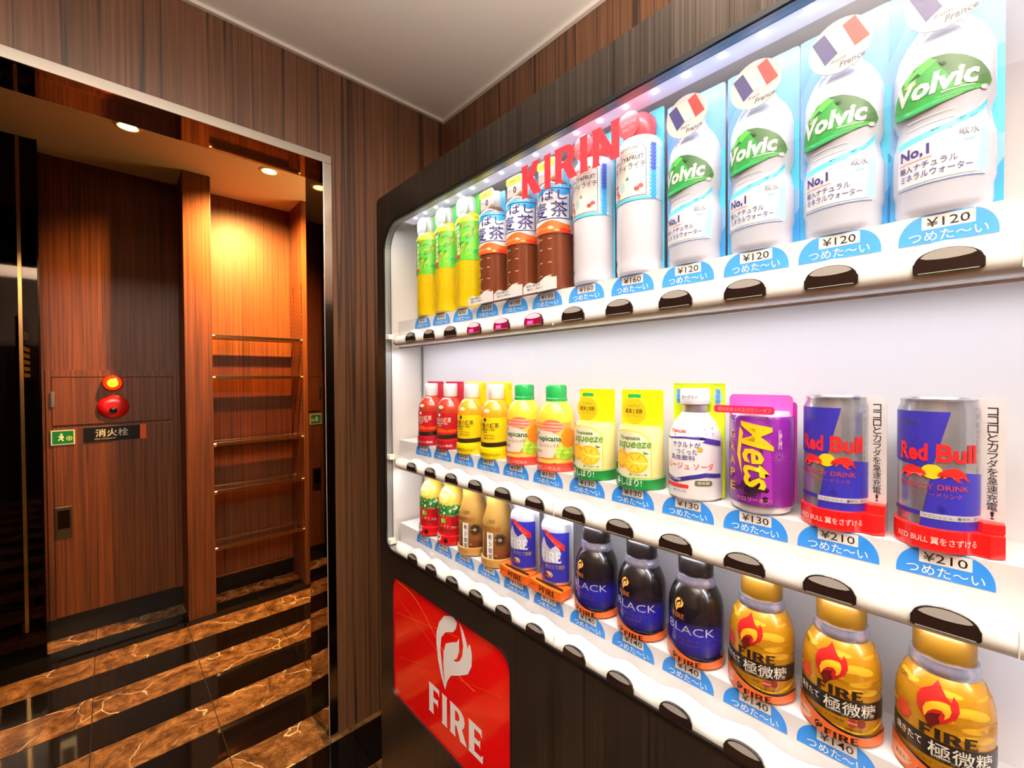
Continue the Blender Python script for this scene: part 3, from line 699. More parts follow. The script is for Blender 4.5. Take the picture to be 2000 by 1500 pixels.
# water
def water(e):
    prof = [(26, 0), (29, 3), (30, 8), (30, 20), (31.5, 26), (31.5, 60), (30, 66), (28, 78), (31, 88), (31, 128), (29, 138), (24, 150), (17, 160), (13, 168), (13, 188)]
    sx = .82
    cdm = card('backing_card', -35.2, 35.2, 0, 206, 2, mat('82bcf2', .35), e, 4)
    p = Print(); p.poly([(-35, 0), (-35, 70), (-30, 60), (-27, 0)], '3aaef0', 1).poly([(35, 0), (35, 40), (27, 26), (27, 0)], '2c9cf0', 1)
    p.poly([(-35, 150), (-24, 175), (-16, 205), (-35, 205)], '6aaaf0', 1).poly([(27, 60), (35, 60), (35, 130), (30, 130)], '50d0f8', 1)
    p.build('print', flat(2), cdm)
    b = lathe('bottle', prof, mat('ccd4e6', .10, coat=.6), e, sx=sx)
    f = cyl(prof, sx)
    p = Print()
    p.poly([(-31, 66), (-18, 66.5), (-4, 68), (12, 72), (24, 78), (31, 84), (31, 79), (20, 71), (6, 65), (-10, 62), (-31, 61)], '5cd8fa', 1)
    p.poly([(-31, 25), (32, 25), (31, 80), (20, 72), (6, 65), (-31, 61)], 'a4d0f6', 0).poly([(-31, 27), (20, 27), (25, 50), (24, 64), (16, 68), (6, 63.5), (-10, 60.5), (-31, 59.5)], 'e2e8f2', 1)
    p.text('No,1', -17, 52.5, 21, 10, '3a3a88', 3, .03).rect(-29, 45.8, -5, 46.4, 'f07070', 2)
    p.text('輸入ナチュラル', -9, 41, 38, 6, '48488c', 3, .02).text('ミネラルウォーター', -4, 33.6, 46, 6, '48488c', 3, .02)
    p.text('軟水', 17, 60, 13, 6.5, '6a7890', 3, .01).disc(17, 53, 4, 1, '90d0f0', 2, 12)
    p.rect(-30, 24.3, 28, 25, '5078b8', 2)
    for z in (74, 80): p.rect(-22, z, 8, z+.8, 'ffffff', 2)
    p.build('print', f, b, CURV)
    lp = [(31.4, 80), (31.5, 130)]
    p = Print(); f2 = cyl(lp, sx)
    top = [(-37, 96), (-34, 105), (-26, 116), (-16, 123), (-6, 126), (4, 124), (14, 119), (24, 112), (31, 104), (34, 97)]
    bot = [(32, 93), (20, 91), (8, 88), (-6, 85.5), (-20, 84.5), (-32, 86), (-37, 90)]
    p.poly(top+bot, '2f9e44', 1)
    p.poly([(-6, 126), (4, 124), (14, 119), (24, 112), (31, 104), (34, 97), (32, 94), (16, 96), (6, 104), (0, 116)], '3c6c40', 2)
    p.poly([(-27, 115), (-16, 123), (-7, 126), (-2, 122), (-10, 117), (-20, 111)], '58c850', 2)
    p.poly([(-26, 111), (-18, 113), (-14, 110), (-20, 108)], 'c8cc28', 3).poly([(-22, 114), (-14, 118), (-12, 115)], '1c4a24', 3)
    p.poly([(-37, 90), (-30, 86.5), (-14, 86), (0, 88), (8, 90), (-4, 90.5), (-20, 89), (-36, 93)], '38b878', 2)
    p.text('Volvic', -4, 104.5, 54, 17, 'e8ecea', 4, .04, .18).rect(0, 94.6, 20, 95.4, 'd8f0dc', 3).text('natural mineral water', 8, 92, 22, 2, '70c08c', 3).disc(27, 92, 3, 2, 'd8c0d0', 3, 10)
    p.build('label', f2, b, CURV)
    t = plate('flag_tag', [(-a/1000, b_/1000) for a, b_ in ell(2, 169, 24, 24, 32)], [], -.0265, -.0253, mat('dedcd8', .3), e, 'x')
    p = Print()
    c, s = math.cos(.12), math.sin(.12)
    R = lambda a, b_: (2+a*c-b_*s, 186+a*s+b_*c)
    p.poly([(-19, 180), (-9.5, 185), (.6, 163), (-9, 156)], '343078', 1).poly([(-9.5, 185), (4, 186), (13, 163), (.6, 163)], 'eeebe4', 1).poly([(4, 186), (13, 190), (23.5, 167), (13, 163)], 'ea3230', 1)
    p.text('from', 1, 157, 11, 3.4, '606078', 2, 0, .3, .1).text('France', 11, 152.5, 19, 5, '50506c', 2, .01, .3, .12)
    p.build('print', flat(-26.5), t)
series(0, (8, 9, 10, 11), water, 'water_bottle', ['water bottle with green oval label, beside the pink capped lychee drink', 'water bottle with green oval label, second after the lychee drinks', 'water bottle with green oval label, second from the right end of the top shelf', 'water bottle with green oval label, at the right end of the top shelf'], 'bottle', 'water bottles on the top shelf', dx=-.002)

# small tea bottles, two colours
def small_tea(liq, lab, txt, skirt, cardc, dark):
    def b(e):
        prof = [(26, 0), (29, 3), (29, 24), (29, 74), (29, 78), (27, 90), (20, 102), (14, 106), (13, 110)]
        lathe('bottle', prof, mat(liq, .12, coat=.6), e)
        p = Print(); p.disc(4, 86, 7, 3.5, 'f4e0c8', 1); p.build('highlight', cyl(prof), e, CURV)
        lp = [(29.4, 12), (29.4, 74)]
        l = lathe('label', lp, mat(lab, .3), e)
        p = Print(); f = cyl(lp)
        p.poly([(-44, 24)]+[(u, 24-3*math.sin((u+44)/28)) for u in range(-40, 45, 6)]+[(44, 31)]+[(u, 32-3*math.sin((u+44)/28)) for u in range(40, -45, -6)], '2a2418', 1)
        p.text('午後の紅茶', 8, 60, 42, 10, txt, 2, .03).text('LEMON TEA' if liq == 'f09a20' else 'STRAIGHT TEA', 6, 52.5, 32, 4, txt, 2).text('KIRIN', 2, 48, 10, 3, txt, 2).disc(2, 70, 3.4, None, txt, 2, 10)
        if dark: p.poly([(-40, 36), (-20, 42), (0, 44), (20, 40), (40, 42), (40, 35), (-40, 33)], 'e8541c', 1)
        else: p.text('TRADITIONAL', 10, 42, 24, 3, '6a5a20', 2).text('LIMITED BLEND', 10, 37, 22, 3, '6a5a20', 2)
        p.build('print', f, l, CURV)
        lathe('cap', [(14.5, 107), (15, 109), (15, 126), (14.5, 132), (13, 134), (0, 134)], mat('eeeae8', .3), e, 28)
        s = lathe('base_skirt', [(31, 0), (31.5, 1), (31.5, 17), (31, 19), (29.5, 19)], mat(skirt, .3), e)
        p = Print(); p.text('おいしい無糖' if dark else '期間限定はちみつ', 12, 8, 42, 5.6, 'f8e0d0' if dark else '6a5810', 1, .01); p.build('print', cyl([(31.5, 0), (31.5, 20)]), s, CURV)
        cm = card('backing_card', -31, 31, 0, 138, 10, mat(cardc, .35), e, 3)
        p = Print(); p.disc(24, 128, 3.5, 4.5, '6a5c18' if not dark else 'f06030', 1, 12); p.disc(24, 128, 2.6, 3.6, cardc, 2, 12); p.rect(-31, 134.5, 31, 138, 'b8103c' if dark else 'f8e860', 1); p.build('print', flat(10), cm)
    return b
series(1, (0, 1), small_tea('b03a24', 'b81c22', 'f4dcc8', 'b00f26', 'c01830', True), 'red_tea_bottle', ['small red labelled black tea bottle at the left end of the middle shelf', 'small red labelled black tea bottle beside the yellow tea bottles'], 'bottle', 'red labelled tea bottles on the middle shelf')
series(1, (2, 3), small_tea('f09a20', 'f6d112', '2a2414', 'f4d80c', 'f8d806', False), 'yellow_tea_bottle', ['small yellow labelled tea bottle beside the red tea bottles', 'small yellow labelled tea bottle beside the green capped juice bottles'], 'bottle', 'yellow labelled tea bottles on the middle shelf')

def fruit(e):
    prof = [(26, 0), (30, 3), (30, 76), (28.5, 88), (24, 100), (18, 106), (15, 110)]
    lathe('bottle', prof, mat('f8c83a', .12, coat=.6), e)
    lp = [(30.4, 10), (30.4, 76)]
    l = lathe('label', lp, mat('f8cf70', .3), e); f = cyl(lp)
    p = Print()
    p.rect(-46, 64, 46, 76, 'f0a050', 1).disc(14, 70, 18, 10, 'f0745c', 2).disc(-22, 70, 9, 6, '8ac83c', 2).disc(42, 52, 14, 15, 'f08a1c', 3).disc(34, 30, 16, 11, 'a8d838', 2).disc(6, 24, 18, 6, 'f09a28', 1)
    p.poly([(-40, 62), (-30, 66), (14, 62), (28, 54), (24, 40), (16, 22), (-20, 20), (-40, 26)], 'f6e4d2', 3)
    p.text('Tropicana', 4, 50, 50, 11, '1c6a40', 4, .03).text('フルーツミックス', 6, 40, 38, 5.5, '805040', 4, .01).text('100%', -12, 31, 16, 4, 'a07060', 4).poly([(-14, 57), (-11, 63), (-9, 57)], '1c5a38', 4)
    for k in range(14): p.disc(random.uniform(22, 46), random.uniform(22, 38), 3, None, random.choice(['b8e048', '90c82c', 'c8e860']), 3, 10)
    p.build('print', f, l, CURV)
    lathe('cap', [(17, 107), (17.4, 109), (17.4, 112), (16.6, 113), (17, 129), (15.5, 133), (0, 134)], mat('1fa350', .25), e, 32)
    s = lathe('base_skirt', [(31, 0), (31.6, 1), (31.6, 13), (30, 14)], mat('ee4a3c', .3), e)
    p = Print(); p.poly([(-46, 13), (-46, 26), (-30, 22), (-12, 14), (0, 12)], 'ee4a3c', 1); p.poly([(-46, 28), (-30, 24), (-10, 15.5), (20, 14.5), (46, 18), (46, 15.6), (20, 12.8), (-10, 13.6), (-30, 21.5), (-46, 26)], 'f8c030', 2)
    p.text('果実の', -10, 15, 16, 5, 'f8c8b8', 3).text('やさしい仕込み', 6, 6, 46, 6.5, 'f8c8b8', 3, .01); p.build('print', cyl([(31.8, 0), (31.8, 30)]), s, CURV)
series(1, (4, 5), fruit, 'fruit_juice_bottle', ['mixed fruit juice bottle with green cap, beside the yellow tea bottles', 'mixed fruit juice bottle with green cap, beside the yellow citrus cans'], 'bottle', 'green capped juice bottles on the middle shelf')

def squeeze(e):
    prof = [(26, 0), (29.5, 3), (29.5, 72), (27, 80)]
    lathe('can', prof, mat('f4e8a0', .2, coat=.4), e)
    card('backing_card', -33, 29, 0, 128, 6, mat('f8d810', .35), e, 3)
    f = cyl([(29.8, 0), (29.8, 76), (27.5, 84)])
    p = Print()
    arch = [(-26, 16), (28, 16), (28, 56), (24, 66), (14, 73), (-2, 76), (-18, 74), (-26, 70)]
    p.poly([(u*1.06, 44+(v-44)*1.05) for u, v in arch], 'f6d83c', 1).poly(arch, 'f3f0cc', 2)
    p.disc(-12, 38, 13, 12, 'f6b020', 3).disc(9, 35, 16, 14, 'f4b828', 3).disc(9, 35, 13, 11, 'f8d040', 4).disc(-12, 38, 9, 8, 'f8c83c', 4)
    for a in range(6): p.poly([(9, 35), (9+12*math.cos(a), 35+10*math.sin(a)), (9+12*math.cos(a+.18), 35+10*math.sin(a+.18))], 'f0a018', 5)
    p.text('Tropicana', 1, 66, 28, 6, '2c6a38', 5, .02).text('squeeze', 6, 56, 46, 11, '6aa048', 5, .02, .25).poly([(18, 50), (26, 47), (20, 46)], '3c8c40', 5).text('果汁20%使用', 12, 19.5, 22, 3.2, '2c7a40', 5)
    p.build('print', f, e, CURV)
    t = plate('round_tag', [(-a/1000, b_/1000) for a, b_ in ell(6, 101, 17.5, 17.5, 36)], [], -.027, -.0255, mat('f6d820', .3), e, 'x')
    p = Print(); p.text('シュワッ!', 6, 108, 17, 4.5, '8a7418', 1, .01).text('果実と炭酸', 6, 101, 25, 6.6, '3a3010', 1, .02).text('グレープフルーツ', 6, 95, 20, 3, '7a6820', 1); p.build('print', flat(-27), t)
    card('green_tab', -3, 15, 118, 123, -26, mat('2cb060', .3), e, 1)
    lathe('base_skirt', [(31, 0), (32, 1), (32, 14), (30, 15)], mat('12843c', .3), e)
    p = Print(); p.poly([(-50, 12), (-50, 30), (-36, 29), (-24, 23), (-10, 16), (8, 13.5), (30, 14), (50, 15), (50, 12)], '12843c', 1).poly([(-50, 31), (-36, 30), (-24, 24), (-10, 17), (8, 14.5), (30, 15), (50, 16), (50, 15), (30, 14), (8, 13.5), (-10, 16), (-24, 23), (-36, 29), (-50, 30)], 'e8f0c0', 2)
    p.text('まるで', -15, 21, 15, 5.5, 'f2f6e8', 3, .02).text('手しぼり!', -1, 9.5, 38, 10, 'f6faf0', 3, .03); p.build('skirt_print', cyl([(32.1, 0), (32.1, 34)]), e, CURV)
series(1, (6, 7), squeeze, 'citrus_soda_can', ['yellow citrus soda can with green skirt, beside the green capped juices', 'yellow citrus soda can with green skirt, beside the white soda bottle'], 'can', 'citrus soda cans on the middle shelf')

def milk_soda(e):
    prof = [(27, 0), (30.5, 3), (30.5, 68), (29, 76), (24, 90), (17, 99), (14.5, 103)]
    b = lathe('bottle', prof, mat('ecebf0', .2, coat=.4), e)
    lathe('neck_ring', [(15, 102), (15, 111), (14, 112)], mat('c6c6c8', .3, .8), e, 28)
    c = lathe('cap', [(16.5, 112), (17, 114), (17, 128), (15.5, 131), (0, 131)], mat('e8e8ee', .3), e, 28)
    cm = card('backing_card', -31, 32, 0, 137, 8, mat('cfe81a', .35), e, 3)
    p = Print()
    for u in (-24, 24): p.disc(u, 121, 5, 10, '90d4e0', 1).vtext('強炭酸', u, 130, 6, 6, '4068c0', 2)
    p.rect(-31, 134.8, 32, 137, 'a8d020', 1); p.build('print', flat(8), cm)
    p = Print(); p.text('ヨーグルト', 0, 121, 20, 4.5, '383c70', 1, .02); p.build('print', cyl([(17, 110), (17, 130)]), c, CURV)
    p = Print(); f = cyl(prof)
    for k in range(26): p.disc(random.uniform(-38, 38), random.uniform(72, 96), random.uniform(.8, 1.8), None, random.choice(['80b8e8', 'f0b060', 'a8c8f0', 'e8a0b0']), 1, 8)
    p.text('Yakult', -10, 81, 24, 4, 'e02c30', 2, .03)
    p.poly([(-46, 74), (-20, 73), (0, 75), (20, 75), (46, 70), (46, 67), (20, 72), (0, 73), (-20, 71), (-46, 72)], '3c2c90', 2).poly([(24, 71), (46, 68), (46, 64), (20, 69)], '3c2c90', 2)
    p.text('ヤクルトが', 2, 66, 33, 7, '2e2a78', 3, .03).text('つくった', 3, 57.5, 24, 6.5, '2e2a78', 3, .02).text('乳性飲料', -2, 50.5, 30, 6, '2e2a78', 3, .02).disc(18, 61, 3, None, 'c8a830', 2, 10)
    p.text('ルージュ ソーダ', 5, 41, 58, 8, 'e83c20', 3, .03)
    p.poly([(-46, 36), (-30, 28), (-10, 25), (6, 30), (24, 34), (46, 32), (46, 27), (24, 29), (6, 25), (-10, 20), (-30, 22), (-46, 28)], '38308c', 2)
    p.text('すっきり強炭酸', -16, 24, 26, 3, 'e0e0f0', 3).rect(-30, 15, 6, 19, 'e83030', 3, 1.8).rect(12, 19, 32, 25, '58603c', 3, 2.8).text('微炭酸', 22, 22, 14, 3.6, 'f0f0d8', 4, .02).text('果汁1%', -6, 11, 18, 2.6, '808088', 3)
    p.build('print', f, b, CURV)
series(1, (8,), milk_soda, 'milk_soda_bottle', ['white yogurt soda bottle on a lime green backing card'], 'bottle', 'single drinks on the middle shelf')

def grape(e):
    prof = [(24, 0), (28, 3), (29.5, 12), (29.5, 100), (27, 108)]
    lathe('can', prof, mat('e8e4ea', .25, .3), e)
    lp = [(31, 10), (31.4, 12), (31.4, 100), (30, 103)]
    l = lathe('sleeve', lp, mat('7a1c90', .25, coat=.4), e); f = cyl(lp)
    p = Print()
    p.poly([(8, 80), (18, 80), (20, 10), (8, 10)], '9c2aa8', 1)
    p.text('Mets', 6, 63, 72, 30, 'f2c81c', 3, .02, .3, -math.pi/2+.06)
    p.poly([(-12, 92), (-8, 86), (-11, 64), (-9, 40), (-15, 62)], 'f2c81c', 3)
    p.vtext('GRAPE', -22, 90, 9, 14, 'd8a828', 3, .02)
    for k in range(40): p.disc(random.gauss(0, 8), random.gauss(30, 5), 3, None, random.choice(['2c1030', '3c1844', '1c0c20']), 2, 10)
    for k in range(12):
        a = k*math.pi/6; p.poly([(26+2*math.cos(a), 62+2*math.sin(a)), (26+9*math.cos(a), 62+9*math.sin(a)), (26+2*math.cos(a+.3), 62+2*math.sin(a+.3))], 'a878b8', 2)
    p.vtext('KIRIN', 27, 90, 4, 4, 'd0a8d8', 3).text('カロリーオフ!', 2, 16, 34, 4.5, 'd88ca0', 3)
    p.build('print', f, l, CURV)
    card('top_card', -33, 30, 92, 125, 0, mat('e85ab8', .3), e, 5)
    bb = plate('banner', [(-a/1000, b_/1000) for a, b_ in rrect(-37, 106, 22, 114, 2.5, 4)], [], -.0335, -.032, mat('ee2a6c', .3), e, 'x')
    p = Print(); p.text('果実感あふれるカロリーオフ', -7, 110, 52, 4.5, 'f89a50', 1, .02); p.build('print', flat(-33.5), bb)
    card('side_card', 22, 33, 12, 118, 3, mat('c038b0', .3), e, 4)
series(1, (9,), grape, 'grape_soda_can', ['purple grape soda can with yellow lettering under a pink card'], 'can', 'single drinks on the middle shelf')

def energy(e):
    cxu = -5
    prof = [(22, 14), (25.5, 18), (25.5, 116), (23.5, 122), (24, 124), (21, 123)]
    c = lathe('can', prof, mat('b4b6be', .22, .75), e, 44); c.location = (0, -cxu/1000, 0)
    prof2 = [(25.7, 18), (25.7, 116)]
    p = Print(); f0 = cyl(prof2)
    f = f0
    p.poly([(-38, 115), (9, 115), (-2, 68), (-38, 72)], '2a2aa4', 1).poly([(-2, 68), (38, 64), (38, 18), (-10, 18), (-6, 40)], '2a2aa4', 1)
    p.rect(-38, 28, -9, 31.5, '2a2aa4', 2).rect(-9, 26.5, 38, 31, 'c8c8d0', 2).text('リフレッシュ、集中力、活力', 12, 28.6, 38, 2.4, '303040', 3)
    p.text('Red', -15, 81, 21, 15, 'e02028', 3, .035).text('Bull', 14, 81, 27, 15, 'e02028', 3, .035)
    p.disc(-2, 65.5, 6.5, 6, 'f2cc1c', 3)
    bull = [(3, 62), (4, 65), (8, 68), (12, 69.5), (16, 69), (20, 66), (22, 61), (24, 60), (22, 58.5), (19, 62), (16, 61), (18, 58), (15, 58.5), (12, 62), (9, 62), (6, 59.5), (6, 62)]
    p.poly([(a-2, b) for a, b in bull], 'e02420', 4).poly([(-a-2, b) for a, b in bull], 'e02420', 4)
    p.text('ENERGY DRINK', -2, 53, 46, 4.4, 'b83848', 3, .01).text('エナジードリンク', 0, 46.5, 32, 3.6, 'b04050', 3).text('185ml', -16, 106, 14, 2.6, '484848', 3)
    p.build('print', f, c, CURV)
    lathe('can_lid', [(23.5, 123), (24.2, 125), (23, 125.4), (22, 123.5)], mat('d0d2d6', .25, .9), c)
    cm = card('backing_card', 12, 34, 8, 126, -2, mat('dedbdc', .3), e, 4)
    p = Print(); p.vtext('ココロとカラダを急速充電!', 27, 119, 6.6, 7.0, '282428', 1, .02); p.build('print', flat(-2), cm)
    def base(nm, pts, z0, z1):
        return plate(nm, [(a/1000, -b/1000) for a, b in pts], [], z0/1000, z1/1000, mat('e01418', .2, coat=.5), e, 'z', bevel=.0008)
    arc = [(-27.5*math.cos(t)-1, cxu+27.8*math.sin(t)) for t in [math.radians(a) for a in range(-90, 56, 12)]]
    base('red_base', [(8, -32)]+arc+[(-19, 26), (-14, 34), (8, 34)], .3, 19)
    base('red_base_back', [(-2, 12), (-12, 22), (-10, 34), (6, 34), (6, 14)], 19, 27)
    p = Print(); p.text('RED BULL 翼をさずける。', 2, 9.5, 56, 6, 'f4d4cc', 1, .03); p.build('base_print', cyl([(28.6, 0), (28.6, 20)]), e, CURV).location = (-.0008, -cxu/1000, 0)
series(1, (10, 11), energy, 'energy_drink_can', ['blue and silver energy drink can on a red base, beside the purple can', 'blue and silver energy drink can on a red base, at the right end'], 'can', 'energy drink cans on the middle shelf')

# bottom shelf
def tomato(e):
    prof = [(27, 0), (29.5, 3), (29.5, 74), (27, 96), (20, 110), (13, 116)]
    lathe('bottle', prof, mat('d8b048', .25), e)
    f = cyl(prof); p = Print()
    p.rect(-46, 3, 46, 62, 'c81420', 1)
    zz = [(u, 60+4*math.sin(u*.9)+2*math.cos(u*.5)) for u in range(-46, 47, 3)]
    p.poly(zz+[(46, 80)]+[(u, 80+3*math.sin(u*.7)) for u in range(46, -47, -4)], '2f7a38', 2)
    for k in range(60): p.disc(random.uniform(-44, 44), random.uniform(58, 80), random.uniform(1, 3), None, random.choice(['1f5a2c', '58a848', 'e8d8b0', '3c9040']), 3, 7)
    p.disc(6, 94, 15, 12, 'e8cc4c', 3).disc(-24, 90, 12, 9, 'ecd068', 2).disc(6, 94, 12, 9, 'f0d878', 4)
    p.rect(4, 44, 14, 54, '60a830', 3).text('トマト', 12, 38, 20, 6, 'f0c8b8', 3).text('食塩無添加', 14, 30, 26, 6, '3c4020', 3).poly([(26, 56), (36, 60), (46, 56), (46, 20), (26, 24)], 'a81018', 2)
    p.text('野菜一日', 36, 36, 20, 5, 'e8a098', 3)
    p.build('print', f, e, CURV)
    s = lathe('base_skirt', [(31, 0), (32, 1), (32, 18), (30, 19)], mat('d4141c', .3), e)
    p = Print(); p.disc(-4, 14, 9, 8, 'ece4e0', 1).text('新鮮', -4, 14, 10, 4, '503030', 2).disc(16, 9, 5, None, '401418', 1).text('VEGETABLE', 36, 10, 22, 3, '801018', 1); p.build('print', cyl([(32, 0), (32, 26)]), s, CURV)
series(2, (0, 1), tomato, 'tomato_drink_bottle', ['red tomato drink bottle with green leaves, at the left end of the bottom shelf', 'red tomato drink bottle with green leaves, beside the golden coffee bottles'], 'bottle', 'tomato drink bottles on the bottom shelf')

def coffee(e):
    prof = [(26, 0), (29, 3), (30, 20), (30, 62), (28.5, 80), (23, 96), (21, 106), (21, 125)]
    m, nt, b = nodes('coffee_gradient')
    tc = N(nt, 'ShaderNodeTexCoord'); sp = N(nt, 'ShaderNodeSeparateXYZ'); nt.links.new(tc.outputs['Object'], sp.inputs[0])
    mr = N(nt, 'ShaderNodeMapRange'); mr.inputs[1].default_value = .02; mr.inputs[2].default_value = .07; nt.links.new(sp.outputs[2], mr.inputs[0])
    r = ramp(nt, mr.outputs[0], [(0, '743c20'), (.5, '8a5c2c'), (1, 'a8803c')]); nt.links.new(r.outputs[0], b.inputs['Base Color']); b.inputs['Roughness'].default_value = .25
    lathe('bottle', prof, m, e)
    p = Print()
    p.rect(4, 10, 16, 62, 'ece6dc', 1).vtext('希少珈琲', 10, 60, 9, 12, '1c1814', 2, .03)
    p.text('ESPRESSO', 6, 69, 44, 7.5, '7a2c14', 2, .01).disc(29, 50, 10.5, None, '33261a', 2, 32).disc(29, 50, 8.8, None, '8c6c40', 3, 32).disc(29, 50, 8, None, '33261a', 4, 32).disc(29, 50, 3.5, 4.5, '8c6c40', 5, 14)
    p.text('小岩井', 10, 82, 16, 7, '4a3018', 2, .03).rect(-7, 14, -6.4, 60, 'd8c8a8', 2).text('PREMIUM', 12, 22, 22, 3, 'b89060', 2)
    p.build('print', cyl(prof), e, CURV)
    s = lathe('base_skirt', [(31, 0), (32.2, 1), (32.2, 14), (30, 15)], mat('c0924c', .3), e)
    p = Print(); p.poly([(-50, 12), (-50, 26), (-38, 24), (-22, 15), (-10, 12)], 'c0924c', 1).text('ラテベース', 0, 7, 34, 4.4, '6a4a20', 2); p.build('print', cyl([(32.3, 0), (32.3, 30)]), s, CURV)
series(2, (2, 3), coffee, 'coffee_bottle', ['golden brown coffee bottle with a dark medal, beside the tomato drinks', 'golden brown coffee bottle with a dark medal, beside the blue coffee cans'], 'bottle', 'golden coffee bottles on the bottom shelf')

def firecan(e):
    prof = [(24, 16), (26.5, 20), (26.5, 104), (24, 110)]
    lathe('can', prof, mat('c4c4cc', .25, .5), e)
    f = cyl([(26.7, 20), (26.7, 100)])
    p = Print(); p.rect(-36, 22, 38, 99, '2c2ea0', 1)
    p.poly([(-8, 101), (2, 101), (30, 80), (30, 71), (24, 72)], 'c82c2c', 3).text('直火仕上げ', 11, 87, 30, 4, 'e88868', 4, .01, 0, -.66)
    p.poly([(-14, 74), (-6, 90), (0, 79), (7, 73), (19, 82), (24, 66), (18, 54), (8, 52), (-8, 50), (-14, 58)], 'c8c8cc', 2)
    p.poly([(-36, 22), (-36, 50), (-24, 46), (-20, 30), (-10, 22)], 'b8b8c4', 2)
    p.serif('FIRE', 7, 61, 34, 17, 'e4e4e8', 4).text('挽きたて微糖', 14, 46, 32, 7, 'b89c50', 4, .02)
    p.disc(4, 33, 7, 5, 'd8c8a8', 3).poly([(-2, 29), (2, 36), (6, 30), (10, 36), (8, 28)], 'a83c28', 4).disc(-2, 34, 3, None, '6a3020', 4, 10)
    p.build('print', f, e, CURV)
    card('backing_card', -32, 30, 10, 122, 2, mat('b8b8be', .35, .3), e, 4)
    ob = plate('orange_base', [(-a/1000, b_/1000) for a, b_ in [(-33, 17), (-33, 2), (-30, .3), (30, .3), (33, 2), (33, 15), (20, 15), (0, 14)]], [], -.032, -.006, mat('ee6a1c', .3), e, 'x')
    p = Print(); p.serif('FIRE', 8, 7.5, 26, 9.5, '1c1410', 1).flame(-9, 8, 7, 11, '1c1410', 1).text('挽きたて', -22, 10, 16, 4, '3a2414', 1, .02); p.build('print', flat(-32), ob)
    card('dark_wedge', -24, 33, 15.5, 19, -27, mat('24222a', .3), e, 2)
series(2, (4, 5), firecan, 'blue_coffee_can', ['blue coffee can with a red ribbon and orange base, beside the golden coffee bottles', 'blue coffee can with a red ribbon and orange base, beside the black coffee bottles'], 'can', 'blue coffee cans on the bottom shelf')

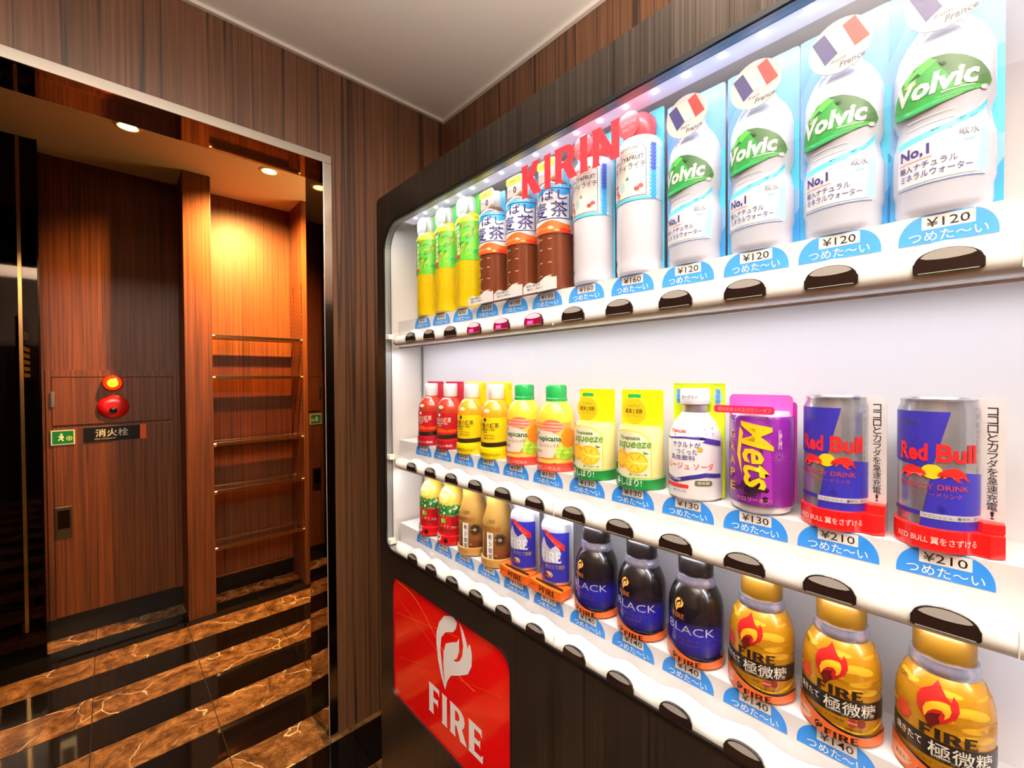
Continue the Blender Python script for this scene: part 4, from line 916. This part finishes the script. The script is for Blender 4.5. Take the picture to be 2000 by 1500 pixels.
def fire_bottle(gold):
    def b(e):
        prof = [(26, 0), (30.5, 3), (31.2, 10), (31.2, 60), (30.6, 68), (28.5, 76), (25, 84), (21.5, 89)]
        if gold: m = mat('b47c12', .25, .15, coat=.3)
        else:
            m, nt, bs = nodes('black_blue_bottle')
            tc = N(nt, 'ShaderNodeTexCoord'); sp = N(nt, 'ShaderNodeSeparateXYZ'); nt.links.new(tc.outputs['Object'], sp.inputs[0])
            mr = N(nt, 'ShaderNodeMapRange'); mr.inputs[1].default_value = .0; mr.inputs[2].default_value = .09; nt.links.new(sp.outputs[2], mr.inputs[0])
            r = ramp(nt, mr.outputs[0], [(.1, '0a0a20'), (.24, '1c1c8c'), (.42, '20209c'), (.56, '100f22'), (.8, '151210')]); nt.links.new(r.outputs[0], bs.inputs['Base Color'])
            bs.inputs['Roughness'].default_value = .2; bs.inputs['Coat Weight'].default_value = .3
        bt = lathe('bottle', prof, m, e, 44)
        lathe('neck_ring', [(22, 89), (22.6, 91), (22.6, 95), (21.6, 97), (21.6, 100)], mat('b9b4c4', .25, .8), e)
        lathe('cap', [(19.5, 99.5), (20, 101), (20, 120), (18, 123), (0, 123)], mat('80580e', .35, .3) if gold else mat('141010', .25), e)
        f = cyl(prof); p = Print()
        if gold:
            for k in range(22): p.disc(random.uniform(-44, 44), random.uniform(48, 82), random.uniform(6, 14), random.uniform(1, 4), random.choice(['c88c18', 'a46c0c', 'cc9c22']), 1, 12, random.uniform(-.3, .3))
            [p.poly([(-3+x*27, 67.5+y*39) for x, y in q], c, l) for q, c, l in ((FLAME_OUT, 'b4201c', 3), (FLAME_S, 'f0a820', 4), (FLAME_D, '5e1412', 5))]
            p.serif('FIRE', 4, 45.5, 36, 9, '2a1a10', 3)
            p.disc(-27, 51, 7, None, 'd03c1c', 3)
            p.rect(-48, 24, 48, 40.5, '231a14', 2).text('焼きたて', -23, 33.5, 22, 7, 'ece8dc', 4, .02).text('極微糖', 13, 32.5, 42, 12.5, 'dcd8c8', 4, .02).text('カロリー控えめ', 4, 26, 20, 2, 'b0a890', 4)
            p.text('カフェイン増量', -6, 20, 28, 2.6, '503010', 3).disc(14, 20, 3.6, 4.4, '8c2c1c', 3, 12).disc(21, 21, 3.6, 4.4, '7a2418', 3, 12).text('砂糖使用コーヒー', 22, 13.5, 28, 3.2, '4a3010', 3, .01)
            p.text('KIRIN', -28, 78, 9, 3, '3a2a10', 3)
            p.poly([(-48, 24), (-30, 16), (-14, 12), (6, 9), (30, 12), (48, 20), (48, 22), (20, 12), (-10, 15), (-30, 21)], 'e0b820', 2)
        else:
            p.flame(-7, 68, 11, 16, 'e8a04c', 3); p.poly([(-7+.9*8*math.cos(a), 68+.9*8*math.sin(a)) for a in ()] or [(-12, 70), (-10, 73), (-11, 67)], 'e8a04c', 3)
            p.serif('FIRE', -8, 55.5, 17, 6, 'a85c20', 3)
            p.text('BLACK', 6, 42, 56, 9.5, 'c4c4d0', 3, -.01).text('香り冴える', 4, 30, 24, 3, '4a3470', 3).text('炭焼珈琲', 6, 25, 20, 3, '4a3470', 3)
            p.text('砂糖ゼロコーヒー', 17, 11, 32, 3.4, '8c8ca8', 3)
        p.build('print', f, bt, CURV)
        s = lathe('base_skirt', [(31.5, 0), (32.6, 1), (32.6, 8), (31, 9)], mat('e0682c', .3), e)
        up = [(u, 24-15*(1-math.cos(min((u+50)/72, 1.25)*math.pi))/2) for u in range(-50, 51, 5)]
        p = Print(); p.poly([(-50, 1)]+up+[(50, 1)], 'e0682c', 1)
        p.poly([(u, v+2.2) for u, v in up]+[(u, v-.2) for u, v in up[::-1]], '100c0a', 2)
        p.disc(-32, 9, 13, 6, 'f0b088', 2)
        p.serif('FIRE', 6, 4.4, 26, 6.2, '2c1408', 3).flame(-12, 6, 7, 9, '2c1408', 3).text('挽きたて', -27, 9, 16, 4.2, '3c1c10', 3, .02)
        if not gold: p.poly([(u, v+3.4) for u, v in up[:9]]+[(u, v+2.4) for u, v in up[:9][::-1]], '3c4cd0', 3)
        p.build('print', cyl([(32.6, 0), (32.6, 30)]), s, CURV)
    return b
series(2, (6, 7, 8), fire_bottle(False), 'black_coffee_bottle', ['black and blue coffee bottle beside the blue coffee cans', 'black and blue coffee bottle, middle of the three', 'black and blue coffee bottle beside the gold coffee bottles'], 'bottle', 'black coffee bottles on the bottom shelf')
series(2, (9, 10, 11), fire_bottle(True), 'gold_coffee_bottle', ['gold coffee bottle with red flame, beside the black coffee bottles', 'gold coffee bottle with red flame, middle of the three', 'gold coffee bottle with red flame, at the right end of the bottom shelf'], 'bottle', 'gold coffee bottles on the bottom shelf')
